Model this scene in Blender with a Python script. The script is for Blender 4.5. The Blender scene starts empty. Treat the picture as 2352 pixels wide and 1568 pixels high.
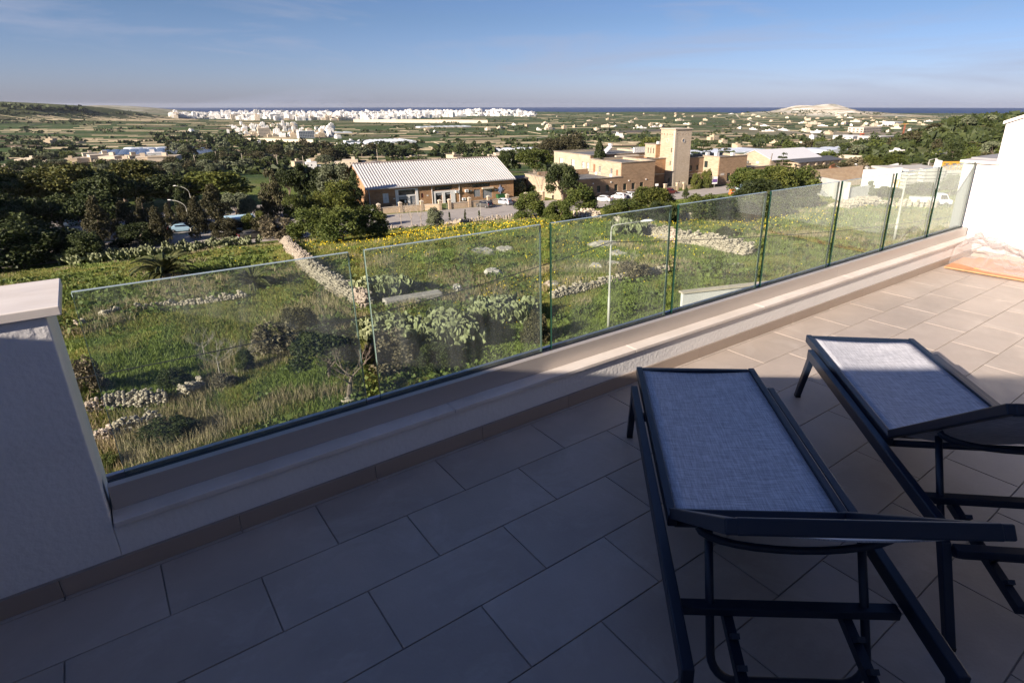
import bpy, math, random
import numpy as np
from mathutils import Vector, Matrix
random.seed(7); rng = np.random.default_rng(7)
SC = bpy.context.scene; C = SC.collection
# ------------------------------------------------------------------ camera, sky, sun, exposure
CAMZ = 1.6
PPX, PPY, YH, FPX, IW, IH = 1285., 744., 241., 1362., 2352., 1568.
PIT = math.atan((PPY - YH) / FPX)
cam = bpy.data.objects.new('camera', bpy.data.cameras.new('camera')); C.objects.link(cam)
cam.location = (0, 0, CAMZ); cam.rotation_euler = (math.pi/2 - PIT, 0, 0)
cam.data.sensor_width = 36; cam.data.lens = FPX/IW*36
cam.data.shift_x = -(PPX - IW/2)/IW; cam.data.shift_y = -(IH/2 - PPY)/IW
cam.data.clip_start = .05; cam.data.clip_end = 60000
SC.camera = cam
SUN_EL, SUN_AZ = math.radians(21.8), math.radians(-136.5)      # azimuth measured clockwise from +Y
W = bpy.data.worlds.new('World'); SC.world = W; W.use_nodes = True
nt = W.node_tree; nt.nodes.clear()
sky = nt.nodes.new('ShaderNodeTexSky'); sky.sky_type = 'NISHITA'; sky.sun_disc = False
sky.sun_elevation = SUN_EL; sky.sun_rotation = SUN_AZ; sky.altitude = 180
sky.air_density = 1.0; sky.dust_density = .6; sky.ozone_density = 3.0
hs = nt.nodes.new('ShaderNodeHueSaturation'); hs.inputs['Saturation'].default_value = .9
tint = nt.nodes.new('ShaderNodeMix'); tint.data_type = 'RGBA'; tint.blend_type = 'MULTIPLY'; tint.inputs[0].default_value = 1
geo = nt.nodes.new('ShaderNodeNewGeometry'); sep = nt.nodes.new('ShaderNodeSeparateXYZ')
tc = nt.nodes.new('ShaderNodeTexCoord')
nt.links.new(tc.outputs['Generated'], sep.inputs[0])
rmp = nt.nodes.new('ShaderNodeValToRGB'); r_ = rmp.color_ramp
r_.elements[0].position = 0.0; r_.elements[0].color = (1.04, 1.09, 1.72, 1)
r_.elements[1].position = .45; r_.elements[1].color = (.46, .66, 1.12, 1)
e_ = r_.elements.new(.12); e_.color = (.76, .88, 1.22, 1)
nt.links.new(sep.outputs['Z'], rmp.inputs[0])
nt.links.new(sky.outputs[0], hs.inputs['Color']); nt.links.new(hs.outputs[0], tint.inputs[6]); nt.links.new(rmp.outputs[0], tint.inputs[7])
# thin cirrus streaks
mp = nt.nodes.new('ShaderNodeMapping'); mp.inputs['Scale'].default_value = (1.2, 2.0, 9.0); mp.inputs['Rotation'].default_value = (.25, .18, .5)
nt.links.new(tc.outputs['Generated'], mp.inputs[0])
cn = nt.nodes.new('ShaderNodeTexNoise'); cn.inputs['Scale'].default_value = 2.1; cn.inputs['Detail'].default_value = 7; cn.inputs['Roughness'].default_value = .58
cn.inputs['Distortion'].default_value = .6
nt.links.new(mp.outputs[0], cn.inputs['Vector'])
cr_ = nt.nodes.new('ShaderNodeValToRGB'); cr_.color_ramp.elements[0].position = .50; cr_.color_ramp.elements[1].position = .74
cr_.color_ramp.elements[0].color = (0, 0, 0, 1); cr_.color_ramp.elements[1].color = (.62, .62, .62, 1)
nt.links.new(cn.outputs[0], cr_.inputs[0])
cm_ = nt.nodes.new('ShaderNodeMix'); cm_.data_type = 'RGBA'; cm_.inputs[7].default_value = (5.2, 5.6, 7.2, 1)
nt.links.new(cr_.outputs[0], cm_.inputs[0]); nt.links.new(tint.outputs[2], cm_.inputs[6])
bg = nt.nodes.new('ShaderNodeBackground'); bg.inputs['Strength'].default_value = .037
out = nt.nodes.new('ShaderNodeOutputWorld')
nt.links.new(cm_.outputs[2], bg.inputs[0]); nt.links.new(bg.outputs[0], out.inputs[0])
sun = bpy.data.objects.new('sun', bpy.data.lights.new('sun', 'SUN')); C.objects.link(sun)
sun.data.energy = 5.0; sun.data.angle = math.radians(.5); sun.data.color = (1.0, .86, .72)
sd = Vector((math.sin(SUN_AZ)*math.cos(SUN_EL), math.cos(SUN_AZ)*math.cos(SUN_EL), math.sin(SUN_EL)))
sun.rotation_euler = sd.to_track_quat('Z', 'Y').to_euler()
SC.view_settings.view_transform = 'Standard'; SC.view_settings.look = 'None'
SC.view_settings.exposure = 1.2; SC.view_settings.gamma = 1; SC.view_settings.use_curve_mapping = False
SC.render.engine = 'CYCLES'
cy = SC.cycles; cy.use_denoising = True; cy.max_bounces = 7; cy.transparent_max_bounces = 16; cy.diffuse_bounces = 3
cy.glossy_bounces = 4; cy.transmission_bounces = 6; cy.caustics_reflective = False; cy.caustics_refractive = False
cy.use_adaptive_sampling = True; cy.adaptive_threshold = .015; cy.volume_bounces = 0

# ------------------------------------------------------------------ geometry of the place
def ray(px, py):
    """direction (x right, y forward, z up) of a photograph pixel in the 2352 px wide copy"""
    u = -(py - PPY)/FPX
    return np.array([(px - PPX)/FPX, math.cos(PIT) + u*math.sin(PIT), -math.sin(PIT) + u*math.cos(PIT)])
AZ = math.atan((3150 - PPX)/(FPX/math.cos(PIT)))
TR = math.pi/2 - AZ                                    # terrace frame: u along the railing, v outward
R2 = np.array([math.cos(TR), math.sin(TR)]); N2 = np.array([-math.sin(TR), math.cos(TR)])
def T(u, v, z=0): return Vector((u*R2[0]+v*N2[0], u*R2[1]+v*N2[1], z))
BA = math.radians(32.5)                                # frame of the stone buildings: a along, b away
E2 = np.array([math.cos(BA), math.sin(BA)]); M2 = np.array([-math.sin(BA), math.cos(BA)])
def B(a, b, z=0): return Vector((a*E2[0]+b*M2[0], a*E2[1]+b*M2[1], z))
PB = np.array([-200, 0, 15, 30, 40, 55, 70, 85, 97, 104, 165, 2000.])
PZ = np.array([-11, -11, -11.3, -11.9, -12.4, -13.3, -14.9, -17.3, -19.9, -21.4, -21.5, -21.5])
FY = np.array([0, 150, 200, 260, 326, 420, 620, 920, 1300, 2050, 2850, 4200, 4800, 5200, 60000.])
FZ = np.array([-21.5, -21.5, -25.5, -30.5, -34.8, -39, -44.8, -47.8, -50.3, -52, -54, -57, -58, -64, -70])
def sstep(x, a, b):
    t = np.clip((x-a)/(b-a), 0, 1); return t*t*(3-2*t)
def vnoise(x, y, s):
    """cheap smooth value noise"""
    x = np.asarray(x, float)/s; y = np.asarray(y, float)/s
    xi = np.floor(x); yi = np.floor(y); xf = x-xi; yf = y-yi
    def h(a, b): 
        n = np.sin(a*127.1+b*311.7)*43758.5453; return n-np.floor(n)
    xf = xf*xf*(3-2*xf); yf = yf*yf*(3-2*yf)
    return (h(xi, yi)*(1-xf)+h(xi+1, yi)*xf)*(1-yf)+(h(xi, yi+1)*(1-xf)+h(xi+1, yi+1)*xf)*yf
def gauss(x, y, cx, cy, sx, sy, rot=0):
    c, s = math.cos(rot), math.sin(rot); dx = x-cx; dy = y-cy
    return np.exp(-.5*(((dx*c+dy*s)/sx)**2+((-dx*s+dy*c)/sy)**2))
def terr(x, y):
    """height of the land (world z)"""
    x = np.asarray(x, float); y = np.asarray(y, float)
    b = x*M2[0]+y*M2[1]
    zn = np.interp(b, PB, PZ); rr = np.hypot(x*.55, y)
    rr = np.where(y > 0, np.maximum(rr*.6+y*.4, y), rr)
    zf = np.interp(rr, FY, FZ)
    k = sstep(np.hypot(x, y), 185, 300)
    z = zn*(1-k)+zf*k
    # right: the yard on its terrace and the shrub-covered hill
    z = z+3.0*gauss(x, y, 88, 150, 26, 26)
    hx = np.where(y > 60, x/np.maximum(y, 60)*430, x*3)
    z = z+np.interp(hx, [120, 170, 190, 230, 250, 268, 282, 460, 900], [0, 6, 10, 14, 21, 27, 30.5, 33, 0])*sstep(y, 165, 410)*(1-sstep(y, 470, 760))
    # left: plateau with dark trees, pale ridge behind it
    z = z+50*sstep(-x, 1290, 1470)*gauss(x, y, -2200, 1900, 900, 260)*1.04+26*gauss(x, y, -1700, 1500, 420, 420)
    z = z+40*gauss(x, y, -2440, 3500, 270, 300)+48*gauss(x, y, -3300, 3500, 500, 400)
    # right middle: the quarried white rock hill and its long tail
    z = z+25*sstep(gauss(x, y, 1235, 3000, 105, 160), .05, .85)+20*gauss(x, y, 1330, 3000, 190, 200)+7*gauss(x, y, 1500, 3000, 300, 200)+17*sstep(gauss(x, y, 990, 3000, 130, 200), .2, .8)
    z = z+15*gauss(x, y, 700, 3900, 500, 300)+15*gauss(x, y, -500, 4150, 450, 200)
    z = z+gauss(x, y, 1260, 3000, 170, 160)*((vnoise(x, y, 60)-.5)*13+(vnoise(x, y, 24)-.5)*6)
    far = sstep(rr, 260, 500)*(1-sstep(rr, 4300, 4800))
    z = z+far*(vnoise(x, y, 230)-.5)*3.2
    return z+CAMZ
def tz(x, y): return float(terr(x, y))
def G(px, py, ymax=9000.):
    """where the sight line of a photograph pixel meets the land"""
    d = ray(px, py); d = d/d[1]
    ys = np.concatenate([np.arange(12, 400, 1.), np.geomspace(400, ymax, 700)])
    h = CAMZ+d[2]*ys-terr(d[0]*ys, ys)
    i = int(np.argmax(h < 0)) if (h < 0).any() else len(ys)-1
    if i > 0 and h[i] < 0: y0 = ys[i-1]+(ys[i]-ys[i-1])*h[i-1]/(h[i-1]-h[i])
    else: y0 = ys[i]
    return Vector((d[0]*y0, y0, tz(d[0]*y0, y0)))
def m_per_px(P): return (P.y*math.cos(PIT)+(CAMZ-P.z)*math.sin(PIT))/FPX

# ------------------------------------------------------------------ materials
MATS = {}
def nodes_of(m):
    m.use_nodes = True; return m.node_tree
def mat(name, col, rough=.8, var=.12, scale=3., bump=0., bscale=None, metal=0., col2=None, detail=6, spec=.5, obj_rand=0., world=False, stretch=None, coat=0.):
    """principled surface whose colour wanders between two tones, with optional relief"""
    m = bpy.data.materials.new(name); t = nodes_of(m); N = t.nodes; L = t.links
    bs = N['Principled BSDF']; bs.inputs['Roughness'].default_value = rough; bs.inputs['Metallic'].default_value = metal
    bs.inputs['Specular IOR Level'].default_value = spec; bs.inputs['Coat Weight'].default_value = coat
    tc = N.new('ShaderNodeTexCoord'); src = tc.outputs['Object']
    if world:
        g = N.new('ShaderNodeNewGeometry'); src = g.outputs['Position']
    if stretch:
        mp = N.new('ShaderNodeMapping'); mp.inputs['Scale'].default_value = stretch; L.new(src, mp.inputs[0]); src = mp.outputs[0]
    n = N.new('ShaderNodeTexNoise'); n.inputs['Scale'].default_value = scale; n.inputs['Detail'].default_value = detail
    n.inputs['Roughness'].default_value = .6
    if obj_rand:
        oi = N.new('ShaderNodeObjectInfo'); ad = N.new('ShaderNodeVectorMath'); ad.operation = 'ADD'
        sc = N.new('ShaderNodeVectorMath'); sc.operation = 'SCALE'; sc.inputs[3].default_value = 37.
        cb = N.new('ShaderNodeCombineXYZ')
        L.new(oi.outputs['Random'], cb.inputs[0]); L.new(oi.outputs['Random'], cb.inputs[1]); L.new(cb.outputs[0], sc.inputs[0])
        L.new(src, ad.inputs[0]); L.new(sc.outputs[0], ad.inputs[1]); src = ad.outputs[0]
    L.new(src, n.inputs['Vector'])
    rp = N.new('ShaderNodeValToRGB'); rp.color_ramp.elements[0].position = .3; rp.color_ramp.elements[1].position = .7
    c = np.array(col[:3]); c1 = np.clip(c*(1-var), 0, 1); c2 = np.clip(c*(1+var), 0, 1) if col2 is None else np.array(col2[:3])
    rp.color_ramp.elements[0].color = (*c1, 1); rp.color_ramp.elements[1].color = (*c2, 1)
    L.new(n.outputs[0], rp.inputs[0]); o = rp.outputs[0]
    if obj_rand:
        hv = N.new('ShaderNodeHueSaturation'); mr = N.new('ShaderNodeMapRange')
        mr.inputs[3].default_value = 1-obj_rand; mr.inputs[4].default_value = 1+obj_rand
        L.new(oi.outputs['Random'], mr.inputs[0]); L.new(mr.outputs[0], hv.inputs['Value']); L.new(o, hv.inputs['Color']); o = hv.outputs[0]
    L.new(o, bs.inputs['Base Color'])
    if bump:
        b = N.new('ShaderNodeBump'); b.inputs['Strength'].default_value = 1; b.inputs['Distance'].default_value = bump
        n2 = N.new('ShaderNodeTexNoise'); n2.inputs['Scale'].default_value = bscale or scale*8; n2.inputs['Detail'].default_value = 5
        L.new(src, n2.inputs['Vector']); L.new(n2.outputs[0], b.inputs['Height']); L.new(b.outputs[0], bs.inputs['Normal'])
    MATS[name] = m; return m
def leafmat(name, c1, c2, trans=.18, rand=.18):
    m = bpy.data.materials.new(name); t = nodes_of(m); N = t.nodes; L = t.links
    bs = N['Principled BSDF']; bs.inputs['Roughness'].default_value = .62; bs.inputs['Specular IOR Level'].default_value = .25
    g = N.new('ShaderNodeNewGeometry'); oi = N.new('ShaderNodeObjectInfo')
    n = N.new('ShaderNodeTexNoise'); n.inputs['Scale'].default_value = .45; n.inputs['Detail'].default_value = 5
    L.new(g.outputs['Position'], n.inputs['Vector'])
    ad = N.new('ShaderNodeMath'); ad.operation = 'MULTIPLY_ADD'; ad.inputs[1].default_value = .35
    L.new(g.outputs['Random Per Island'], ad.inputs[0]); L.new(n.outputs[0], ad.inputs[2])
    rp = N.new('ShaderNodeValToRGB'); rp.color_ramp.elements[0].position = .38; rp.color_ramp.elements[1].position = .92
    rp.color_ramp.elements[0].color = (*c1, 1); rp.color_ramp.elements[1].color = (*c2, 1)
    L.new(ad.outputs[0], rp.inputs[0])
    hv = N.new('ShaderNodeHueSaturation'); mr = N.new('ShaderNodeMapRange'); mr.inputs[3].default_value = 1-rand; mr.inputs[4].default_value = 1+rand
    L.new(oi.outputs['Random'], mr.inputs[0]); L.new(mr.outputs[0], hv.inputs['Value']); L.new(rp.outputs[0], hv.inputs['Color'])
    L.new(hv.outputs[0], bs.inputs['Base Color'])
    tr = N.new('ShaderNodeBsdfTranslucent'); L.new(hv.outputs[0], tr.inputs[0])
    mx = N.new('ShaderNodeMixShader'); mx.inputs[0].default_value = trans
    L.new(bs.outputs[0], mx.inputs[1]); L.new(tr.outputs[0], mx.inputs[2]); L.new(mx.outputs[0], N['Material Output'].inputs[0])
    MATS[name] = m; return m
# ------------------------------------------------------------------ mesh helpers
class MB:
    def __init__(s): s.v = []; s.f = []; s.m = []
    def add(s, vs, fs, m=0):
        o = len(s.v); s.v += [tuple(p) for p in vs]; s.f += [tuple(i+o for i in f) for f in fs]; s.m += [m]*len(fs); return s
    def box(s, x0, x1, y0, y1, z0, z1, m=0):
        return s.add([(x0,y0,z0),(x1,y0,z0),(x1,y1,z0),(x0,y1,z0),(x0,y0,z1),(x1,y0,z1),(x1,y1,z1),(x0,y1,z1)],
                     [(0,3,2,1),(4,5,6,7),(0,1,5,4),(1,2,6,5),(2,3,7,6),(3,0,4,7)], m)
    def prism(s, pts, ax, lo, hi, m=0):
        """polygon pts in the plane across axis ax, extruded lo..hi"""
        n = len(pts)
        def P(p, t): return (t, p[0], p[1]) if ax == 'x' else (p[0], t, p[1]) if ax == 'y' else (p[0], p[1], t)
        vs = [P(p, lo) for p in pts]+[P(p, hi) for p in pts]
        fs = [tuple(range(n))[::-1], tuple(range(n, 2*n))]+[(i, (i+1) % n, n+(i+1) % n, n+i) for i in range(n)]
        return s.add(vs, fs, m)
    def tube(s, pts, r, n=8, m=0, caps=True, flat=1.0):
        pts = [Vector(p) for p in pts]; rs = r if isinstance(r, (list, tuple)) else [r]*len(pts)
        o = len(s.v); up0 = None
        for i, p in enumerate(pts):
            d = (pts[min(i+1, len(pts)-1)]-pts[max(i-1, 0)]).normalized()
            ref = Vector((0, 0, 1)) if abs(d.z) < .9 else Vector((1, 0, 0))
            if up0 is not None: ref = up0
            a = d.cross(ref); a = a.normalized() if a.length > 1e-5 else Vector((1, 0, 0)); up0 = a.cross(d).normalized(); 
            for k in range(n):
                t = 2*math.pi*k/n; s.v.append(tuple(p+(a*math.cos(t)+up0*math.sin(t)*flat)*rs[i]))
        for i in range(len(pts)-1):
            for k in range(n):
                s.f.append((o+i*n+k, o+i*n+(k+1) % n, o+(i+1)*n+(k+1) % n, o+(i+1)*n+k)); s.m.append(m)
        if caps:
            s.f.append(tuple(o+k for k in range(n))[::-1]); s.m.append(m)
            s.f.append(tuple(o+(len(pts)-1)*n+k for k in range(n))); s.m.append(m)
        return s
    def bar(s, p, q, w, h, m=0, up=(0, 0, 1)):
        """rectangular bar from p to q, w across, h along up"""
        p = Vector(p); q = Vector(q); d = (q-p).normalized(); up = Vector(up); a = d.cross(up).normalized(); u = a.cross(d).normalized()
        vs = []
        for c in (p, q):
            for sa, su in ((-1, -1), (1, -1), (1, 1), (-1, 1)): vs.append(tuple(c+a*sa*w/2+u*su*h/2))
        return s.add(vs, [(0,1,2,3),(7,6,5,4),(0,4,5,1),(1,5,6,2),(2,6,7,3),(3,7,4,0)], m)
    def mesh(s, name, mats):
        me = bpy.data.meshes.new(name); me.from_pydata(s.v, [], s.f)
        for x in (mats if isinstance(mats, (list, tuple)) else [mats]): me.materials.append(x)
        if any(s.m): me.polygons.foreach_set('material_index', s.m)
        me.update(); return me
    def obj(s, name, mats, parent=None, smooth=False, bevel=0., **kw):
        me = s.mesh(name, mats)
        o = link(name, me, parent, **kw)
        if bevel:
            b = o.modifiers.new('bevel', 'BEVEL'); b.width = bevel; b.segments = 2; b.limit_method = 'ANGLE'
        if smooth: me.polygons.foreach_set('use_smooth', [True]*len(me.polygons))
        return o
def link(name, me, parent=None, loc=None, rz=0., scale=None):
    o = bpy.data.objects.new(name, me); C.objects.link(o)
    if parent is not None: o.parent = parent
    if loc is not None: o.location = loc
    if rz: o.rotation_euler = (0, 0, rz)
    if scale is not None: o.scale = scale if hasattr(scale, '__len__') else (scale,)*3
    return o
def tag(o, label, cat, group=None):
    o['label'] = label; o['category'] = cat
    if group: o['group'] = group
    return o
def thing(name, label, cat, loc=(0, 0, 0), rz=0., group=None, scale=None):
    return tag(link(name, None, None, loc, rz, scale), label, cat, group)
def struct(o, kind='structure'): o['kind'] = kind; return o
def copy_tree(o, parent=None, **kw):
    c = o.copy(); C.objects.link(c); c.parent = parent
    for k, v in kw.items(): 
        if k in ('loc',): c.location = v
        elif k == 'rz': c.rotation_euler = (0, 0, v)
        elif k == 'scale': c.scale = v if hasattr(v, '__len__') else (v,)*3
        else: c[k] = v
    for ch in CH.get(o.name, []): copy_tree(ch, c)
    return c
CH = {}
def index_children(root):
    """children lists are looked up once, so that copying stays fast"""
    def walk(o):
        CH[o.name] = [x for x in KIDS.get(o.name, [])]
        for x in CH[o.name]: walk(x)
    KIDS = {}
    for x in bpy.data.objects:
        if x.parent: KIDS.setdefault(x.parent.name, []).append(x)
    walk(root)
def npmesh(name, V, F, mats, midx=None):
    V = np.asarray(V, np.float32); F = np.asarray(F, np.int32); k = F.shape[1]
    me = bpy.data.meshes.new(name); me.vertices.add(len(V)); me.vertices.foreach_set('co', V.ravel())
    me.loops.add(F.size); me.loops.foreach_set('vertex_index', F.ravel())
    me.polygons.add(len(F)); me.polygons.foreach_set('loop_start', np.arange(len(F), dtype=np.int32)*k)
    for x in (mats if isinstance(mats, (list, tuple)) else [mats]): me.materials.append(x)
    if midx is not None: me.polygons.foreach_set('material_index', np.asarray(midx, np.int32))
    me.update(calc_edges=True); return me
def rand_unit(n):
    v = rng.normal(size=(n, 3)); return v/np.linalg.norm(v, axis=1)[:, None]
# ------------------------------------------------------------------ land
def ground_material():
    m = bpy.data.materials.new('ground'); t = nodes_of(m); N = t.nodes; L = t.links
    bs = N['Principled BSDF']; bs.inputs['Roughness'].default_value = .95; bs.inputs['Specular IOR Level'].default_value = .15
    g = N.new('ShaderNodeNewGeometry'); P = g.outputs['Position']
    def noise(s, d=6, r=.6, src=P, dist=0.):
        n = N.new('ShaderNodeTexNoise'); n.inputs['Scale'].default_value = s; n.inputs['Detail'].default_value = d
        n.inputs['Roughness'].default_value = r; n.inputs['Distortion'].default_value = dist; L.new(src, n.inputs['Vector']); return n.outputs[0]
    def ramp(src, stops, const=False):
        r = N.new('ShaderNodeValToRGB'); cr = r.color_ramp
        if const: cr.interpolation = 'CONSTANT'
        cr.elements[0].position = stops[0][0]; cr.elements[0].color = (*stops[0][1], 1)
        cr.elements[1].position = stops[-1][0]; cr.elements[1].color = (*stops[-1][1], 1)
        for p, c in stops[1:-1]: e = cr.elements.new(p); e.color = (*c, 1)
        L.new(src, r.inputs[0]); return r.outputs[0]
    def mix(f, a, b):
        x = N.new('ShaderNodeMix'); x.data_type = 'RGBA'
        if isinstance(f, float): x.inputs[0].default_value = f
        else: L.new(f, x.inputs[0])
        for i, s in ((6, a), (7, b)):
            if isinstance(s, tuple): x.inputs[i].default_value = (*s, 1)
            else: L.new(s, x.inputs[i])
        return x.outputs[2]
    def maprange(s, a, b, c=0., d=1.):
        x = N.new('ShaderNodeMapRange'); x.inputs[1].default_value = a; x.inputs[2].default_value = b
        x.inputs[3].default_value = c; x.inputs[4].default_value = d; L.new(s, x.inputs[0]); return x.outputs[0]
    def mul(a, b):
        x = N.new('ShaderNodeMath'); x.operation = 'MULTIPLY'; L.new(a, x.inputs[0]); L.new(b, x.inputs[1]); return x.outputs[0]
    near = ramp(noise(.55, 8, .68), [(.3, (.065, .095, .02)), (.5, (.12, .155, .033)), (.62, (.18, .20, .05)), (.75, (.25, .24, .085))])
    near = mix(maprange(noise(.11, 6, .65), .56, .70, 0., .7), near, ramp(noise(2.5, 6), [(.3, (.14, .12, .055)), (.7, (.30, .25, .13))]))
    near = mix(maprange(noise(3.1, 3, .7), .62, .70), near, (.06, .085, .02))
    mp = N.new('ShaderNodeMapping'); mp.inputs['Rotation'].default_value = (0, 0, .32); mp.inputs['Scale'].default_value = (1/90., 1/42., 0)
    L.new(P, mp.inputs[0])
    wv = N.new('ShaderNodeVectorMath'); wv.operation = 'ADD'
    wn = N.new('ShaderNodeTexNoise'); wn.inputs['Scale'].default_value = .8; wn.inputs['Detail'].default_value = 2; L.new(mp.outputs[0], wn.inputs['Vector'])
    ws = N.new('ShaderNodeVectorMath'); ws.operation = 'SCALE'; ws.inputs[3].default_value = .55; L.new(wn.outputs['Color'], ws.inputs[0])
    L.new(mp.outputs[0], wv.inputs[0]); L.new(ws.outputs[0], wv.inputs[1])
    vo = N.new('ShaderNodeTexVoronoi'); vo.distance = 'CHEBYCHEV'; vo.inputs['Scale'].default_value = 1.; vo.inputs['Randomness'].default_value = .8
    L.new(wv.outputs[0], vo.inputs['Vector'])
    ve = N.new('ShaderNodeTexVoronoi'); ve.feature = 'F2'; ve.distance = 'CHEBYCHEV'; ve.inputs['Scale'].default_value = 1.; ve.inputs['Randomness'].default_value = .8
    L.new(wv.outputs[0], ve.inputs['Vector'])
    ed = N.new('ShaderNodeMath'); ed.operation = 'SUBTRACT'; L.new(ve.outputs['Distance'], ed.inputs[0]); L.new(vo.outputs['Distance'], ed.inputs[1])
    sp = N.new('ShaderNodeSeparateColor'); L.new(vo.outputs['Color'], sp.inputs[0])
    far = ramp(sp.outputs[0], [(0, (.030, .066, .014)), (.22, (.045, .088, .019)), (.42, (.062, .085, .028)), (.56, (.12, .09, .055)), (.60, (.036, .076, .016)),
                               (.76, (.085, .105, .038)), (.90, (.15, .12, .075)), (.92, (.05, .10, .022)), (.97, (.12, .08, .05))], True)
    far = mix(maprange(noise(.05, 8, .7), .35, .7, 0., .28), far, (.10, .10, .045))
    far = mix(maprange(noise(.013, 5, .6), .58, .70, 0., .4), far, (.13, .12, .065))
    edge = mul(maprange(ed.outputs[0], .10, .03), maprange(noise(.018, 4, .6), .46, .62))
    far = mix(edge, far, ramp(noise(.06, 4), [(.46, (.035, .045, .018)), (.54, (.28, .23, .155)), (.66, (.40, .34, .25))]))
    sx = N.new('ShaderNodeSeparateXYZ'); L.new(P, sx.inputs[0])
    ln = N.new('ShaderNodeVectorMath'); ln.operation = 'LENGTH'; L.new(P, ln.inputs[0])
    col = mix(maprange(ln.outputs['Value'], 175., 240.), near, far)
    at = N.new('ShaderNodeAttribute'); at.attribute_name = 'zone'; sc = N.new('ShaderNodeSeparateColor'); L.new(at.outputs['Color'], sc.inputs[0])
    scrub = ramp(noise(.09, 8, .7), [(.35, (.035, .05, .018)), (.5, (.075, .09, .03)), (.62, (.14, .13, .06)), (.72, (.30, .26, .18))])
    col = mix(sc.outputs[1], col, scrub)
    mz = N.new('ShaderNodeMapping'); mz.inputs['Scale'].default_value = (.006, .006, .12); L.new(P, mz.inputs[0])
    rock = ramp(noise(1., 8, .7, mz.outputs[0], .5), [(.38, (.13, .13, .065)), (.46, (.50, .44, .34)), (.62, (.76, .72, .64))])
    col = mix(mul(sc.outputs[0], maprange(noise(.02, 5, .7), .28, .5)), col, rock)
    bare = ramp(noise(.7, 8, .7), [(.3, (.20, .165, .12)), (.7, (.38, .33, .26))])
    col = mix(sc.outputs[2], col, bare)
    L.new(col, bs.inputs['Base Color'])
    b = N.new('ShaderNodeBump'); b.inputs['Distance'].default_value = .25; b.inputs['Strength'].default_value = .8
    L.new(noise(2.2, 6, .7), b.inputs['Height']); L.new(b.outputs[0], bs.inputs['Normal'])
    return m
def build_ground():
    az = np.radians(np.concatenate([np.arange(-180, -62, 6.), np.arange(-62, 60, .33), np.arange(60, 180, 6.)]))
    r = np.concatenate([[3.], np.geomspace(8, 60, 60), np.geomspace(60, 9500, 330)[1:], np.arange(2650, 3300, 14.)]); r = np.sort(r)
    A, Rr = np.meshgrid(az, r); X = Rr*np.sin(A); Y = Rr*np.cos(A); Z = terr(X, Y)
    dd = np.hypot(X, Y)
    Z = Z+(vnoise(X, Y, 5.5)-.5)*.55*(1-sstep(dd, 80, 115))+(vnoise(X, Y, 1.7)-.5)*.22*(1-sstep(dd, 60, 100))
    V = np.stack([X, Y, Z], -1).reshape(-1, 3); nr, na = A.shape
    i = np.arange(nr-1)[:, None]*na; j = np.arange(na)[None, :]; j2 = (j+1) % na
    F = np.stack([i+j, i+j2, i+na+j2, i+na+j], -1).reshape(-1, 4)[:, ::-1]
    me = npmesh('ground', V, F, ground_material())
    me.polygons.foreach_set('use_smooth', [True]*len(me.polygons))
    ca = me.color_attributes.new('zone', 'FLOAT_COLOR', 'POINT'); x, y = V[:, 0], V[:, 1]
    rock = np.clip(gauss(x, y, 1290, 2940, 190, 130)*1.9, 0, 1)*.97+.5*gauss(x, y, -2500, 3450, 400, 250)+.4*gauss(x, y, 1450, 2950, 350, 120)
    hx = np.where(y > 60, x/np.maximum(y, 60)*430, 0); scr = np.clip(sstep(hx, 185, 235)*sstep(y, 230, 330)*(1-sstep(y, 700, 800))+gauss(x, y, -1900, 1850, 900, 260)*1.3+gauss(x, y, -2900, 3500, 800, 400), 0, 1)
    bare = np.clip(gauss(x, y, 80, 140, 17, 17)*1.7+gauss(x, y, 96, 158, 15, 15)*1.4+.8*gauss(x, y, 560, 1150, 180, 130), 0, 1)
    ca.data.foreach_set('color', np.stack([np.clip(rock, 0, 1), scr, bare, np.ones_like(x)], -1).astype(np.float32).ravel())
    g = struct(link('ground', me))
    return g
build_ground()
sea_m = mat('sea', (.010, .034, .115), .5, .2, .004, world=True, spec=.08, stretch=(1, .35, 1))
SEA = -59+CAMZ
mb = MB(); ns = 96; mb.v = [(0, 0, SEA)]+[(r*math.cos(2*math.pi*k/ns), r*math.sin(2*math.pi*k/ns), SEA) for r in (15200,) for k in range(ns)]
mb.f = [(0, 1+k, 1+(k+1) % ns) for k in range(ns)]; mb.m = [0]*ns
struct(mb.obj('sea', sea_m))
asphalt = mat('pale_asphalt', (.34, .31, .28), .9, .12, .35, .01, 6, world=True)
asphalt_dark = mat('dark_asphalt', (.10, .10, .105), .9, .15, .05, world=True)
def sheet(name, fn_pts, m, lift, na, nb):
    """surface draped on the land from a grid of (x, y)"""
    V = []; 
    for i in range(na+1):
        for j in range(nb+1):
            p = fn_pts(i/na, j/nb); V.append((p[0], p[1], tz(p[0], p[1])+lift))
    F = [(i*(nb+1)+j, (i+1)*(nb+1)+j, (i+1)*(nb+1)+j+1, i*(nb+1)+j+1) for i in range(na) for j in range(nb)]
    return link(name, npmesh(name, V, F, m))
def lerp(a, b, t): return a+(b-a)*t
def rd(s, t):
    a = lerp(-60, 190, s); lo = np.interp(a, [-60, 20, 34, 80, 130, 190], [110, 108.5, 107, 106.8, 104, 99]); hi = np.interp(a, [-60, 20, 34, 44, 76, 78, 106, 107, 190], [122, 123.5, 124, 122.6, 122, 118.6, 118.6, 115.6, 112])
    return B(a, lerp(lo, hi, t))
struct(sheet('road', rd, asphalt, .05, 160, 8))
struct(sheet('car_park', lambda s, t: B(lerp(-100, 22, s), lerp(124, 152, t)), asphalt, .045, 60, 14))
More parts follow.
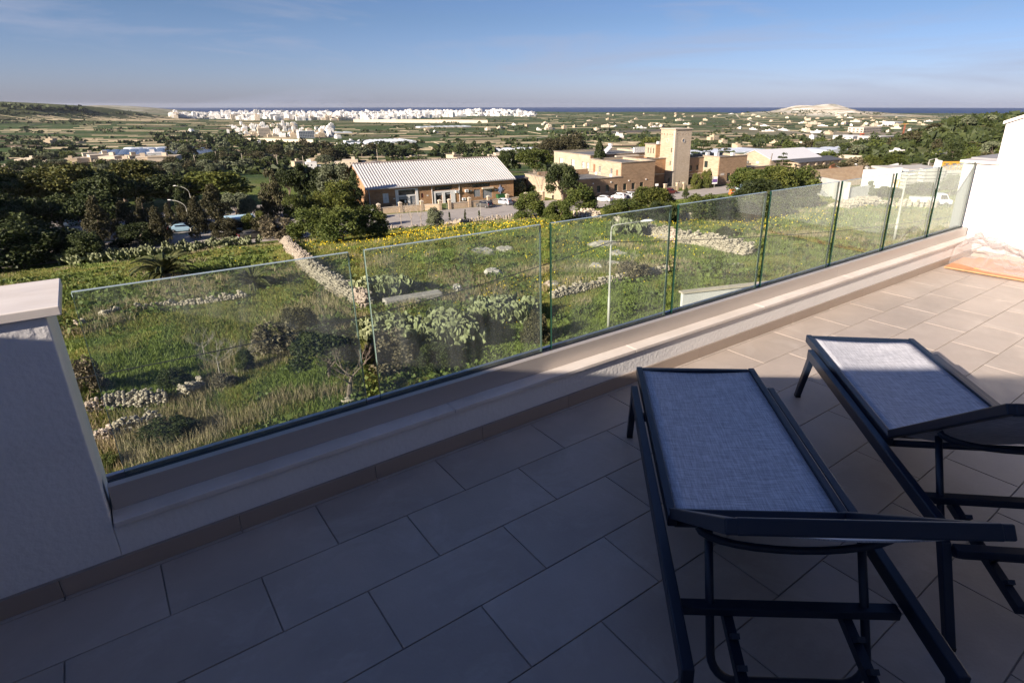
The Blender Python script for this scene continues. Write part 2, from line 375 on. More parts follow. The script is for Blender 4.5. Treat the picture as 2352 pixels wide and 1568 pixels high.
def ribbon(name, px, w, m, lift=.25, n=14):
    pts = [G(*p) for p in px]; P = []
    for i in range(len(pts)-1):
        for k in range(n): P.append(pts[i].lerp(pts[i+1], k/n))
    P.append(pts[-1]); V = []
    for i, p in enumerate(P):
        d = (P[min(i+1, len(P)-1)]-P[max(0, i-1)]); d.z = 0; d.normalize(); q = Vector((-d.y, d.x, 0))*w/2
        for s in (-1, 1): a = p+q*s; V.append((a.x, a.y, tz(a.x, a.y)+lift))
    F = [(2*i, 2*i+2, 2*i+3, 2*i+1) for i in range(len(P)-1)]
    return struct(link(name, npmesh(name, V, F, m)))
ribbon('road', [(430, 388), (520, 378), (590, 364), (640, 352), (700, 340), (760, 330)], 11, asphalt_dark, .6)
ribbon('path', [(1690, 262), (1750, 285), (1790, 300), (1850, 309), (1900, 318)], 6, mat('pale_track', (.5, .44, .34), .95), .6)
ribbon('path', [(760, 395), (860, 372), (980, 356), (1100, 350)], 4, MATS['pale_track'], .5)
ribbon('path', [(900, 318), (1060, 312), (1230, 318), (1400, 300)], 6, MATS['pale_track'], .6)

# ------------------------------------------------------------------ terrace
stucco = mat('white_stucco', (.76, .75, .74), .9, .04, 1.2, .0035, 45)
stucco_fine = mat('smooth_white_stucco', (.60, .58, .575), .85, .03, .8, .0015, 90)
marble = mat('cream_marble', (.68, .62, .56), .38, .12, 2.2, col2=(.78, .73, .68), stretch=(1, 3, 1), spec=.4)
tile_m = mat('beige_porcelain', (.40, .345, .30), .42, .13, 1.9, .0006, 90, obj_rand=.05, spec=.4, detail=9)
def dusty(m, col, amt):
    t = m.node_tree; N = t.nodes; L = t.links; bs = N['Principled BSDF']; src = bs.inputs['Base Color'].links[0].from_socket
    g = N.new('ShaderNodeNewGeometry'); n = N.new('ShaderNodeTexNoise'); n.inputs['Scale'].default_value = 3.2; n.inputs['Detail'].default_value = 10; n.inputs['Roughness'].default_value = .72; n.inputs['Distortion'].default_value = .5
    L.new(g.outputs['Position'], n.inputs['Vector']); mr = N.new('ShaderNodeMapRange'); mr.inputs[1].default_value = .5; mr.inputs[2].default_value = .72; mr.inputs[4].default_value = amt; L.new(n.outputs[0], mr.inputs[0])
    x = N.new('ShaderNodeMix'); x.data_type = 'RGBA'; L.new(mr.outputs[0], x.inputs[0]); L.new(src, x.inputs[6]); x.inputs[7].default_value = (*col, 1); L.new(x.outputs[2], bs.inputs['Base Color'])
    r2 = N.new('ShaderNodeMapRange'); r2.inputs[1].default_value = .35; r2.inputs[2].default_value = .7; r2.inputs[3].default_value = .30; r2.inputs[4].default_value = .62; L.new(n.outputs[0], r2.inputs[0]); L.new(r2.outputs[0], bs.inputs['Roughness'])
dusty(tile_m, (.60, .56, .52), .42); dusty(marble, (.42, .37, .32), .3); dusty(stucco, (.50, .48, .45), .25)
skirt_m = mat('skirting_porcelain', (.36, .29, .24), .45, .06, 2, obj_rand=.04)
grout = mat('grout', (.30, .265, .24), .95, .1, 8)
alu = mat('champagne_aluminium', (.50, .455, .42), .36, .04, 1.0, metal=.35, stretch=(1, 1, 12))
alu_grey = mat('grey_aluminium', (.52, .53, .56), .35, .04, 3, metal=.5)
rubber = mat('black_rubber', (.012, .012, .013), .5, .1)
U0, U1 = -.19, 7.70
P0, P1 = .56, .30
root = struct(link('terrace_floor', None))
mb = MB(); mb.box(-1.95, 7.9, -1.8, 2.34, -.35, -.006); mb.obj('grout_bed', grout, root, rz=TR)
root.name = 'floor'
tl = {}
gap = .0022
def tile(u0, u1, v0, v1, par, name='tile', z0=-.012, z1=0., m=tile_m):
    key = (round(u1-u0, 3), round(v1-v0, 3), name)
    if key not in tl:
        w, d = (u1-u0)/2-gap, (v1-v0)/2-gap; e = .0012
        b = MB(); b.add([(-w, -d, z0), (w, -d, z0), (w, d, z0), (-w, d, z0), (-w, -d, z1-e), (w, -d, z1-e), (w, d, z1-e), (-w, d, z1-e),
                         (-w+e, -d+e, z1), (w-e, -d+e, z1), (w-e, d-e, z1), (-w+e, d-e, z1)],
                        [(4,5,9,8),(5,6,10,9),(6,7,11,10),(7,4,8,11),(8,9,10,11),(0,1,5,4),(1,2,6,5),(2,3,7,6),(3,0,4,7)])
        tl[key] = b.mesh(name, m)
    o = link(name, tl[key], par, T((u0+u1)/2, (v0+v1)/2, random.uniform(-.0004, .0004)), TR); return o
for r in range(-6, 7):
    v1 = 2.30-P1*(6-r) if False else None
row = 0; v = 2.30
while v > -1.75:
    off = .47 if row % 2 == 0 else .19
    k0 = math.floor((-1.75-off)/P0); u = off+k0*P0
    while u < U1:
        a, b = max(u, -1.75), min(u+P0, U1)
        if b-a > .03: tile(a, b, max(v-P1, -1.75), v, root)
        u += P0
    v -= P1; row += 1
u = .19-4*P0
while u < U1:
    a, b = max(u, -1.75), min(u+P0, U1)
    if b-a > .03: tile(a, b, 2.30, 2.322, root)
    u += P0
# low parapet under the railing
par = thing('parapet_wall', 'low white rendered parapet carrying the glass railing along the terrace edge', 'wall', T(0, 2.33), TR)
MB().box(U0+.001, U1-.001, 0, .30, -.35, .198).obj('wall_body', stucco, par)
sk = {}
def skirting(par, x, y, w, h=.072, rz=0.):
    if (round(w, 3), h) not in sk: sk[(round(w, 3), h)] = MB().box(.0015, w-.0015, -.012, 0, .001, h).mesh('skirting_tile', skirt_m)
    return link('skirting_tile', sk[(round(w, 3), h)], par, (x, y, 0), rz)
u = .19-3*P0
skirting(par, -1.75, 0, .26)
while u < U1-.02: skirting(par, u, 0, min(P0, U1-.013-u)); u += P0
MB().box(-1.75, 7.69, -.009, 0, .0722, .0745).obj('grout_line', grout, par)
u = U0+.004
for w in (1.35, 1.22, 1.3, 1.28, 1.25, 1.48):
    e = min(u+w, 7.66); s = MB().box(u+.0012, e-.0012, -.017, .29, .2005, .222).obj('sill_slab', marble, par, bevel=.0025); u = e
# glass railing
rail = thing('glass_railing', 'frameless glass balustrade in a champagne metal base channel along the terrace edge', 'railing', T(0, 2.40, .222), TR)
for a, b in ((U0+.012, 4.86), (4.863, 7.655)):
    MB().box(a, b, 0, .034, .0005, .096).obj('base_channel', alu, rail, bevel=.0015)
MB().box(U0+.012, 7.655, .0765, .098, .0005, .100).obj('outer_channel', alu_grey, rail)
MB().box(U0+.014, 7.653, .0345, .076, .0008, .05).obj('channel_filler', rubber, rail)
MB().box(U0+.014, 7.65, .0345, .0575, .0505, .0945).obj('inner_gasket', rubber, rail)
gm = bpy.data.materials.new('railing_glass'); t = nodes_of(gm); N = t.nodes; L = t.links; N.remove(N['Principled BSDF'])
gl = N.new('ShaderNodeBsdfGlossy'); gl.inputs['Roughness'].default_value = .01; gl.inputs['Color'].default_value = (.95, 1, .98, 1)
tr = N.new('ShaderNodeBsdfTransparent'); tr.inputs['Color'].default_value = (.90, .955, .93, 1)
lwf = N.new('ShaderNodeLayerWeight'); lwf.inputs['Blend'].default_value = .5
pw = N.new('ShaderNodeMath'); pw.operation = 'POWER'; pw.inputs[1].default_value = 5.; L.new(lwf.outputs['Facing'], pw.inputs[0])
lw = N.new('ShaderNodeMath'); lw.operation = 'MULTIPLY_ADD'; lw.inputs[1].default_value = .95; lw.inputs[2].default_value = .04; L.new(pw.outputs[0], lw.inputs[0])
mx = N.new('ShaderNodeMixShader'); L.new(lw.outputs[0], mx.inputs[0]); L.new(tr.outputs[0], mx.inputs[1]); L.new(gl.outputs[0], mx.inputs[2])
df = N.new('ShaderNodeBsdfDiffuse'); df.inputs['Color'].default_value = (.62, .64, .58, 1)
tcd = N.new('ShaderNodeTexCoord'); mpd = N.new('ShaderNodeMapping'); mpd.inputs['Scale'].default_value = (5.5, 1, .9); mpd.inputs['Rotation'].default_value = (0, .12, 0)
L.new(tcd.outputs['Object'], mpd.inputs[0])
nd = N.new('ShaderNodeTexNoise'); nd.inputs['Scale'].default_value = 1.5; nd.inputs['Detail'].default_value = 3; nd.inputs['Roughness'].default_value = .7; nd.inputs['Distortion'].default_value = .8
L.new(mpd.outputs[0], nd.inputs['Vector'])
md = N.new('ShaderNodeMapRange'); md.inputs[1].default_value = .38; md.inputs[2].default_value = .75; md.inputs[3].default_value = .03; md.inputs[4].default_value = .17
L.new(nd.outputs[0], md.inputs[0]); m2 = N.new('ShaderNodeMixShader'); L.new(md.outputs[0], m2.inputs[0]); L.new(mx.outputs[0], m2.inputs[1]); L.new(df.outputs[0], m2.inputs[2])
L.new(m2.outputs[0], N['Material Output'].inputs[0])
edge_m = bpy.data.materials.new('glass_edge'); t = nodes_of(edge_m); bs = t.nodes['Principled BSDF']
bs.inputs['Base Color'].default_value = (.006, .032, .025, 1); bs.inputs['Roughness'].default_value = .12; bs.inputs['Specular IOR Level'].default_value = .9
edge_top = mat('glass_top_sky_glint', (.34, .40, .43), .2, .04, 3)  # pale sky reflection put into the colour of the top edges
edge_hi = bpy.data.materials.new('glass_bevel_glint'); t = nodes_of(edge_hi); bs = t.nodes['Principled BSDF']  # silvery sky glint painted as the bevel colour
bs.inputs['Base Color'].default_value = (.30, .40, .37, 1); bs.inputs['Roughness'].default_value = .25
GL = [(-.122, .797), (.862, 1.794), (1.859, 2.787), (2.853, 3.78), (3.835, 4.778), (4.83, 5.735), (5.787, 6.70), (6.757, 7.632)]
for a, b in GL:
    x0, x1, y0, y1, z0, z1, e = a, b, .058, .0755, .052, .80, .0013
    m = MB()
    m.add([(x0+e,y0,z0),(x1-e,y0,z0),(x1-e,y0,z1-e),(x0+e,y0,z1-e)], [(0,1,2,3)], 0)
    m.add([(x0+e,y1,z0),(x1-e,y1,z0),(x1-e,y1,z1-e),(x0+e,y1,z1-e)], [(3,2,1,0)], 0)
    # laminated edges: two sheets, silver sky glint painted between them on the first panels
    ym = (y0+y1)/2
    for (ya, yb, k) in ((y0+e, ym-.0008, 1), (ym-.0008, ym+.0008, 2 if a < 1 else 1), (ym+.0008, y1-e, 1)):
        m.add([(x0,ya,z0),(x0,yb,z0),(x0,yb,z1-e),(x0,ya,z1-e)], [(3,2,1,0)], k)
        m.add([(x1,ya,z0),(x1,yb,z0),(x1,yb,z1-e),(x1,ya,z1-e)], [(0,1,2,3)], k)
        m.add([(x0+e,ya,z1),(x1-e,ya,z1),(x1-e,yb,z1),(x0+e,yb,z1)], [(0,1,2,3)], 3)
    for ya, yb in ((y0, y0+e), (y1, y1-e)):
        m.add([(x0+e,ya,z1-e),(x1-e,ya,z1-e),(x1-e,yb,z1),(x0+e,yb,z1)], [(0,1,2,3)], 2)
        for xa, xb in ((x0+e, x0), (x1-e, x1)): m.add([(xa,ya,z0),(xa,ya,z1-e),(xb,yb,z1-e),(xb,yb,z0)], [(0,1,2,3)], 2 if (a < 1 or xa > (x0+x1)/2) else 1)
    m.obj('glass_panel', [gm, edge_m, edge_hi, edge_top], rail)
# left pier of the parapet
pier = thing('parapet_pier', 'tall white rendered parapet pier with a cream stone coping at the left railing end', 'wall', T(U0, 2.33), TR)
MB().box(-1.56, 0, 0, .34, -.35, .988).obj('wall_body', stucco, pier, bevel=.004)
MB().box(-.86, .038, -.012, .385, .9885, 1.019).obj('coping_slab', marble, pier, bevel=.003)
MB().box(-1.55, -.8625, -.012, .385, .9885, 1.019).obj('coping_slab', marble, pier, bevel=.003)
# left end wall with sloping top (outside the frame, its shadow falls over the terrace)
lw_ = thing('end_wall', 'white rendered end wall with a sloping coping left of the terrace', 'wall', T(-1.75, 0), TR)
zt = lambda v: (5.625-v)/2.29
MB().prism([(-1.75, 0), (2.33, 0), (2.33, zt(2.33)-.03), (-1.75, zt(-1.75)-.03)], 'x', -.22, 0).obj('wall_body', stucco_fine, lw_)
MB().prism([(-1.75, zt(-1.75)-.03), (2.34, zt(2.34)-.03), (2.34, zt(2.34)), (-1.75, zt(-1.75))], 'x', -.25, .001).obj('coping_slab', marble, lw_)
# right end wall
rw = thing('end_wall', 'bright white rendered end wall with a sloping coping, right of the glass railing', 'wall', T(U1, 0), TR)
zr = lambda v: 1.415+.40*(2.30-v)
MB().prism([(-1.75, 0), (2.29, 0), (2.29, zr(2.29)), (-1.75, zr(-1.75))], 'x', .0, .22).obj('wall_body', stucco_fine, rw)
MB().prism([(-1.75, zr(-1.75)+.0005), (2.31, zr(2.31)+.0005), (2.31, zr(2.31)+.03), (-1.75, zr(-1.75)+.03)], 'x', -.03, .25).obj('coping_slab', marble, rw)
MB().box(.003, .22, 2.291, 2.60, -.3, 1.0).obj('low_wall', stucco_fine, rw)
MB().box(-.03, .25, 2.262, 2.63, 1.0005, 1.03).obj('low_coping_slab', marble, rw, bevel=.003)
MB().box(.252, 3.2, 2.29, 2.62, .6, 1.045).obj('roof_ledge', mat('grey_screed', (.26, .26, .27), .9), rw)
v = 2.315
while v > -1.7:
    w = min(P0, v+1.74)
    skirting(rw, 0, v, w, rz=-math.pi/2); v -= P0
# house front behind the camera
hw = thing('house_wall', 'white rendered back wall of the house with a dark glazed sliding door behind the terrace', 'wall', T(0, -1.75), TR)
MB().box(-1.97, 2.0, -.3, 0, 0, 3.4).box(5.2, 7.95, -.3, 0, 0, 4.0).box(2.0, 5.2, -.3, 0, 2.3, 3.4).obj('wall_body', stucco_fine, hw)
MB().box(2.0, 5.2, -.2, -.15, 0, 2.3).obj('sliding_door', mat('dark_pane', (.02, .025, .03), .08, .05), hw)
MB().box(-1.97, 7.95, -.32, .02, 3.4 if False else 4.0, 4.05).obj('roof_edge', marble, hw) if False else None
house_below = struct(link('house_body', None))
bpy.data.objects.remove(house_below)
hb = thing('house_block', 'white rendered lower storeys of the house under the terrace', 'building', T(0, 0, 0), TR)
MB().box(-1.95, 10.9, -8, 2.62, -11.5, -.36).obj('wall_body', stucco_fine, hb)
# ------------------------------------------------------------------ sun loungers
frame_m = mat('dark_blue_frame', (.008, .016, .034), .42, .1, 8, .0002, 400, spec=.45)
foot_m = mat('black_foot', (.012, .012, .012), .6)
sl = bpy.data.materials.new('woven_sling'); t = nodes_of(sl); N = t.nodes; L = t.links; bs = N['Principled BSDF']
bs.inputs['Roughness'].default_value = .75; bs.inputs['Specular IOR Level'].default_value = .3
tcx = N.new('ShaderNodeTexCoord')
def stretchnoise(sc, scale, d=3):
    mp = N.new('ShaderNodeMapping'); mp.inputs['Scale'].default_value = sc; L.new(tcx.outputs['Object'], mp.inputs[0])
    n = N.new('ShaderNodeTexNoise'); n.inputs['Scale'].default_value = scale; n.inputs['Detail'].default_value = d; L.new(mp.outputs[0], n.inputs['Vector']); return n.outputs[0]
na_, nb_ = stretchnoise((60, 3.2, 1), 5.), stretchnoise((3.2, 60, 1), 5.)
ad = N.new('ShaderNodeMath'); ad.operation = 'ADD'; L.new(na_, ad.inputs[0]); L.new(nb_, ad.inputs[1])
rp = N.new('ShaderNodeValToRGB'); rp.color_ramp.elements[0].position = .78/2; rp.color_ramp.elements[1].position = 1.24/2
rp.color_ramp.elements[0].color = (.36, .37, .41, 1); rp.color_ramp.elements[1].color = (.68, .69, .73, 1)
hf = N.new('ShaderNodeMath'); hf.operation = 'MULTIPLY'; hf.inputs[1].default_value = .5; L.new(ad.outputs[0], hf.inputs[0]); L.new(hf.outputs[0], rp.inputs[0])
L.new(rp.outputs[0], bs.inputs['Base Color'])
bp = N.new('ShaderNodeBump'); bp.inputs['Distance'].default_value = .0008; L.new(ad.outputs[0], bp.inputs['Height']); L.new(bp.outputs[0], bs.inputs['Normal'])
sling_m = sl
hem_m = mat('sling_hem', (.50, .52, .60), .7, .1, 60)

def lounger(label, loc, rz, length=1.11, ang=36):
    t = thing('sun_lounger', label, 'sun lounger', loc, rz, 'sun loungers on the terrace')
    HW = .265; zs = .350
    # seat sling, slightly sagging between the side tubes
    nx, ny = 26, 12; V = []; F = []
    for i in range(nx+1):
        for j in range(ny+1):
            x = length*i/nx; y = -HW+2*HW*j/ny; k = 1-(y/HW)**2
            e = min(1, min(x, length-x)/.12)
            V.append((x-.010*k*(1 if i == 0 else 0)-.006*k*(i == nx), y, zs-.004-.014*k*(.55+.45*e)))
    for i in range(nx):
        for j in range(ny): a = i*(ny+1)+j; F.append((a, a+ny+1, a+ny+2, a+1))
    me = npmesh('seat_sling', V, F, sling_m); me.polygons.foreach_set('use_smooth', [True]*len(F)); s = link('seat_sling', me, t)
    so = s.modifiers.new('solid', 'SOLIDIFY'); so.thickness = .003
    for sx, ex in ((0, .012), (length-.012, length)):
        MB().box(sx, ex, -HW+.004, HW-.004, zs-.020, zs-.0145).obj('hem', hem_m, t)
    # inner sling frame: two tubes, a foot bar and a hinge bar
    for sgn in (-1, 1):
        m = MB(); y = sgn*(HW+.016)
        m.bar((-.03, y, zs-.018), (length+.03, y, zs-.018), .03, .045, 0); m.obj('side_rail', frame_m, t, bevel=.004)
    MB().bar((length+.017, -HW-.0005, zs-.02), (length+.017, HW+.0005, zs-.02), .026, .04).obj('foot_bar', frame_m, t, bevel=.004)
    MB().tube([(-.005, -HW-.004, zs-.045), (-.005, HW+.004, zs-.045)], .014, 10).obj('hinge_bar', frame_m, t, smooth=True)
    # outer base frame with splayed legs
    yo = HW+.058
    for sgn in (-1, 1):
        y = sgn*yo
        MB().bar((-.58, y, zs-.035), (length-.16, y, zs-.035), .032, .05).obj('base_rail', frame_m, t, bevel=.004)
        for xa, xb, nm in ((length-.185, length-.06, 'leg'), (-.56, -.72, 'leg')):
            m = MB(); w0, w1 = .048, .034; zz = zs-.058
            d = 1 if xb > xa else -1
            for (x, w, z) in ((xa, w0, zz), (xb, w1, .012)):
                for sx, sy in ((-1, -1), (1, -1), (1, 1), (-1, 1)): m.v.append((x+sx*w/2, y+sy*.015, z))
            m.f = [(3,2,1,0),(4,5,6,7),(0,1,5,4),(1,2,6,5),(2,3,7,6),(3,0,4,7)]; m.m = [0]*6
            lg = m.obj(nm, frame_m, t, bevel=.004)
            MB().box(xb-.017, xb+.017, y-.0145, y+.0145, 0, .013).obj('foot_pad', foot_m, lg)
    for x in (length-.35, -.325, -.60):
        MB().bar((x, -yo+.017, zs-.075), (x, yo-.017, zs-.075), .036, .028).obj('crossbar', frame_m, t, bevel=.003)
    # notched racks that hold the back stay
    for sgn in (-1, 1):
        y = sgn*.165
        m = MB().bar((-.31, y, zs-.105), (-.74, y, zs-.165), .026, .03)
        for k in range(4):
            x = -.40-.085*k; m.bar((x, y, zs-.10-.014*k), (x-.018, y, zs-.078-.014*k), .022, .014)
        m.obj('rack', frame_m, t)
    # raised back: side tubes, head bar, sling and armrest brackets
    ca, sa = math.cos(math.radians(ang)), math.sin(math.radians(ang)); BL = .75
    def bk(s, y, h=0.): return (-.02-s*ca+h*sa*-1, y, zs+.004+s*sa-h*ca)
    bf = link('backrest', None, t)
    for sgn in (-1, 1):
        m = MB(); m.bar(bk(0, sgn*(HW+.012)), bk(BL, sgn*(HW+.012)), .028, .034, up=(sa, 0, ca)); m.obj('back_rail', frame_m, bf, bevel=.004)
    MB().bar(bk(BL-.012, -HW-.002), bk(BL-.012, HW+.002), .026, .036, up=(sa, 0, ca)).obj('head_bar', frame_m, bf, bevel=.004)
    MB().bar(bk(.02, -HW-.002), bk(.02, HW+.002), .024, .03, up=(sa, 0, ca)).obj('lower_bar', frame_m, bf, bevel=.004)
    V = []; F = []
    for i in range(nx+1):
        for j in range(ny+1):
            q = .035+(BL-.06)*i/nx; y = -HW+2*HW*j/ny; k = 1-(y/HW)**2; V.append(bk(q, y, .004+.020*k))
    for i in range(nx):
        for j in range(ny): a = i*(ny+1)+j; F.append((a, a+1, a+ny+2, a+ny+1))
    me = npmesh('back_sling', V, F, sling_m); me.polygons.foreach_set('use_smooth', [True]*len(F)); s = link('back_sling', me, bf)
    so = s.modifiers.new('solid', 'SOLIDIFY'); so.thickness = .003
    # curved cross brace under the back
    MB().tube([bk(.34, -HW*math.cos(a), .022+.055*math.sin(a)) for a in np.linspace(0, math.pi, 15)], .011, 8).obj('brace', frame_m, bf, smooth=True)
    # U-shaped stay
    p0 = bk(.25, 0); yw = .215; pts = []
    xb, zb = -.41, .10
    top = Vector((p0[0], 0, p0[2]-.03)); bot = Vector((xb, 0, zb)); dr = (bot-top).normalized(); rr = .07
    Lh = (bot-top).length
    for y0 in (-1, 1):
        seg = [Vector((top+dr*s)[:]) + Vector((0, y0*yw, 0)) for s in (0, Lh*.5, Lh-rr)]
        arc = [top+dr*(Lh-rr+rr*math.sin(a))+Vector((0, y0*(yw-rr+rr*math.cos(a)), 0)) for a in np.linspace(.25, math.pi/2, 6)]
        pts = pts+(seg+arc if y0 == -1 else (seg+arc)[::-1])
    MB().tube(pts, .0125, 10).obj('back_stay', frame_m, t, smooth=True)
    return t
l1 = lounger('sun lounger closer to the glass railing, its pale blue grey sling wholly in shade', T(1.50, .87), TR+math.atan2(.768, .64), 1.105)
l2 = lounger('sun lounger further right, the foot end of its sling lit by the sun', T(2.555, .652), TR+math.atan2(.7249, .6889), 1.06)
# ------------------------------------------------------------------ boards under a sheet of plastic in the corner
board_m = mat('orange_cardboard', (.52, .25, .12), .75, .14, 3, stretch=(1, 6, 1))
pile = thing('cardboard_stack', 'flat orange brown cardboard sheets stacked on the tiles in the terrace corner', 'cardboard', T(7.0, 1.6, 0), TR)
for k, (x0, x1, y0, y1, r) in enumerate(((.02, .66, -.95, .62, 0), (-.12, .5, -.5, .68, .06), (-.03, .6, -1.2, .45, -.04))):
    b = MB().box(x0, x1, y0, y1, 0, .011).obj('board', board_m, pile); b.location = (0, 0, .001+.0115*k); b.rotation_euler = (0, 0, r)
pm = bpy.data.materials.new('clear_plastic'); t = nodes_of(pm); N = t.nodes; L = t.links; bs = N['Principled BSDF']
bs.inputs['Base Color'].default_value = (.46, .43, .43, 1); bs.inputs['Roughness'].default_value = .18
tr = N.new('ShaderNodeBsdfTransparent'); lwt = N.new('ShaderNodeLayerWeight'); lwt.inputs[0].default_value = .45
mr = N.new('ShaderNodeMapRange'); mr.inputs[3].default_value = .16; mr.inputs[4].default_value = .95; L.new(lwt.outputs['Facing'], mr.inputs[0])
mx = N.new('ShaderNodeMixShader'); L.new(mr.outputs[0], mx.inputs[0]); L.new(tr.outputs[0], mx.inputs[1]); L.new(bs.outputs[0], mx.inputs[2]); L.new(mx.outputs[0], N['Material Output'].inputs[0])
nu, nv = 120, 190; U, Vv = np.meshgrid(np.linspace(6.86, 7.68, nu), np.linspace(-.1, 2.315, nv), indexing='ij')
eu = 6.93+.10*np.sin(Vv*3.1+1)+.05*np.sin(Vv*9)-.16*(1-sstep(Vv, .6, 1.6))
Uu = np.maximum(U, eu)
ridge = lambda x, y, s, a: np.abs(vnoise(x*math.cos(a)+y*math.sin(a), (y*math.cos(a)-x*math.sin(a))*.33, s)-.5)*2
k = sstep(Uu-eu, 0, .10)
hh = .038+.8*k*((.20+.08*vnoise(Uu, Vv, .3))*gauss(Uu, Vv, 7.38, 2.12, .17, .24)+.17*gauss(Uu, Vv, 7.12, 2.20, .06, .10)+.21*gauss(Uu, Vv, 7.6, 2.27, .08, .07)+.055*gauss(Uu, Vv, 7.4, 1.35, .2, .5))
hh = hh+k*(.045*(1-ridge(Uu, Vv, .16, .8))**3+.03*(1-ridge(Uu, Vv, .09, 2.2))**3+.016*(1-ridge(Uu, Vv, .045, .3))**2)
hh = np.where(k < .02, .004+.012*vnoise(Uu, Vv, .06), hh)
V = np.stack([Uu-7.0, Vv-1.6, hh], -1).reshape(-1, 3)
i = np.arange(nu-1)[:, None]*nv; j = np.arange(nv-1)[None, :]
F = np.stack([i+j, i+nv+j, i+nv+j+1, i+j+1], -1).reshape(-1, 4)
me = npmesh('plastic_sheet', V, F, pm); me.polygons.foreach_set('use_smooth', [True]*len(F))
o = link('plastic_sheet', me, None, T(7.0, 1.6, 0), TR); tag(o, 'crumpled clear plastic sheet thrown over the cardboard in the terrace corner', 'plastic sheet')
# ------------------------------------------------------------------ stone buildings
def brickmat(name, c1, c2, mortar, w=.8, h=.3, stain=(.10, .085, .07), stain_amt=.35, bump=.01):
    m = bpy.data.materials.new(name); t = nodes_of(m); N = t.nodes; L = t.links; bs = N['Principled BSDF']
    bs.inputs['Roughness'].default_value = .9; bs.inputs['Specular IOR Level'].default_value = .2
    tc = N.new('ShaderNodeTexCoord'); sp = N.new('ShaderNodeSeparateXYZ'); L.new(tc.outputs['Object'], sp.inputs[0])
    ad = N.new('ShaderNodeMath'); L.new(sp.outputs[0], ad.inputs[0]); L.new(sp.outputs[1], ad.inputs[1])
    cb = N.new('ShaderNodeCombineXYZ'); L.new(ad.outputs[0], cb.inputs[0]); L.new(sp.outputs[2], cb.inputs[1])
    br = N.new('ShaderNodeTexBrick'); br.inputs['Scale'].default_value = 1; br.inputs['Brick Width'].default_value = w; br.inputs['Row Height'].default_value = h
    br.inputs['Mortar Size'].default_value = .022; br.inputs['Mortar Smooth'].default_value = .4; br.inputs['Bias'].default_value = 0
    br.inputs['Color1'].default_value = (*c1, 1); br.inputs['Color2'].default_value = (*c2, 1); br.inputs['Mortar'].default_value = (*mortar, 1)
    L.new(cb.outputs[0], br.inputs[0])
    n = N.new('ShaderNodeTexNoise'); n.inputs['Scale'].default_value = .35; n.inputs['Detail'].default_value = 8; n.inputs['Roughness'].default_value = .65; L.new(tc.outputs['Object'], n.inputs['Vector'])
    mr = N.new('ShaderNodeMapRange'); mr.inputs[1].default_value = .48; mr.inputs[2].default_value = .75; mr.inputs[4].default_value = stain_amt; L.new(n.outputs[0], mr.inputs[0])
    mx = N.new('ShaderNodeMix'); mx.data_type = 'RGBA'; L.new(mr.outputs[0], mx.inputs[0]); L.new(br.outputs[0], mx.inputs[6]); mx.inputs[7].default_value = (*stain, 1)
    L.new(mx.outputs[2], bs.inputs['Base Color'])
    b = N.new('ShaderNodeBump'); b.inputs['Distance'].default_value = bump; b.invert = True; L.new(br.outputs['Fac'], b.inputs['Height']); L.new(b.outputs[0], bs.inputs['Normal'])
    MATS[name] = m; return m
brown = brickmat('dimmed_brown_limestone', (.25, .16, .097), (.335, .22, .138), (.36, .28, .19), .9, .28, (.17, .12, .08), .4)  # for obliquely lit fronts, the weaker light is put into the colour
cream = brickmat('cream_and_sunlit_limestone', (.35, .275, .19), (.45, .36, .26), (.37, .30, .215), .9, .28, (.38, .30, .22), .3)  # pale stone; on the main building's left walls it carries painted sunlight
towerf = brickmat('tower_rubble', (.42, .335, .25), (.52, .43, .33), (.50, .43, .35), .45, .22, (.33, .26, .19), .35, .03)
orange = brickmat('orange_limestone', (.34, .18, .085), (.44, .25, .13), (.38, .27, .18), .7, .26, (.085, .07, .06), .75)
trim = mat('limestone_trim', (.50, .43, .34), .9, .12, 1.5, .01, 10)
cornice_m = mat('weathered_cornice', (.30, .26, .21), .95, .3, 1.2, .02, 6)
roofgrey = mat('grey_roof_membrane', (.13, .135, .14), .85, .16, .4)
dark_glass = mat('dark_window_glass', (.02, .028, .03), .12, .3, .6, spec=.6)
green_frame = mat('dark_green_frame', (.03, .055, .045), .5)
white_paint = mat('white_paint', (.72, .71, .69), .6, .06, 1.5)
wood_m = mat('brown_wood_door', (.24, .12, .06), .6, .2, 3)
white_metal = mat('white_profiled_metal', (.50, .485, .47), .5, .06, .3, world=True)
shutter_m = mat('grey_shutter', (.27, .28, .30), .5, .1, 3)
ZG = -21.5+CAMZ
def bthing(name, label, cat, a, b, z=ZG, group=None): return thing(name, label, cat, B(a, b, z), BA, group)
def skin(mb, face, s0, s1, z0, z1, pos, d, ops=(), m=0):
    xs = sorted({s0, s1, *[o[0] for o in ops], *[o[1] for o in ops]}); zs = sorted({z0, z1, *[o[2] for o in ops], *[o[3] for o in ops]})
    for i in range(len(xs)-1):
        # join cells vertically where nothing is cut out
        run = None
        for k in range(len(zs)-1):
            cx, cz = (xs[i]+xs[i+1])/2, (zs[k]+zs[k+1])/2
            hole = any(o[0] < cx < o[1] and o[2] < cz < o[3] for o in ops)
            if hole:
                if run is not None: emit(mb, face, xs[i], xs[i+1], run, zs[k], pos, d, m); run = None
            elif run is None: run = zs[k]
        if run is not None: emit(mb, face, xs[i], xs[i+1], run, z1, pos, d, m)
def emit(mb, face, s0, s1, z0, z1, pos, d, m):
    if face == 'front': mb.box(s0, s1, pos, pos+d, z0, z1, m)
    else: mb.box(pos, pos+d, s0, s1, z0, z1, m)
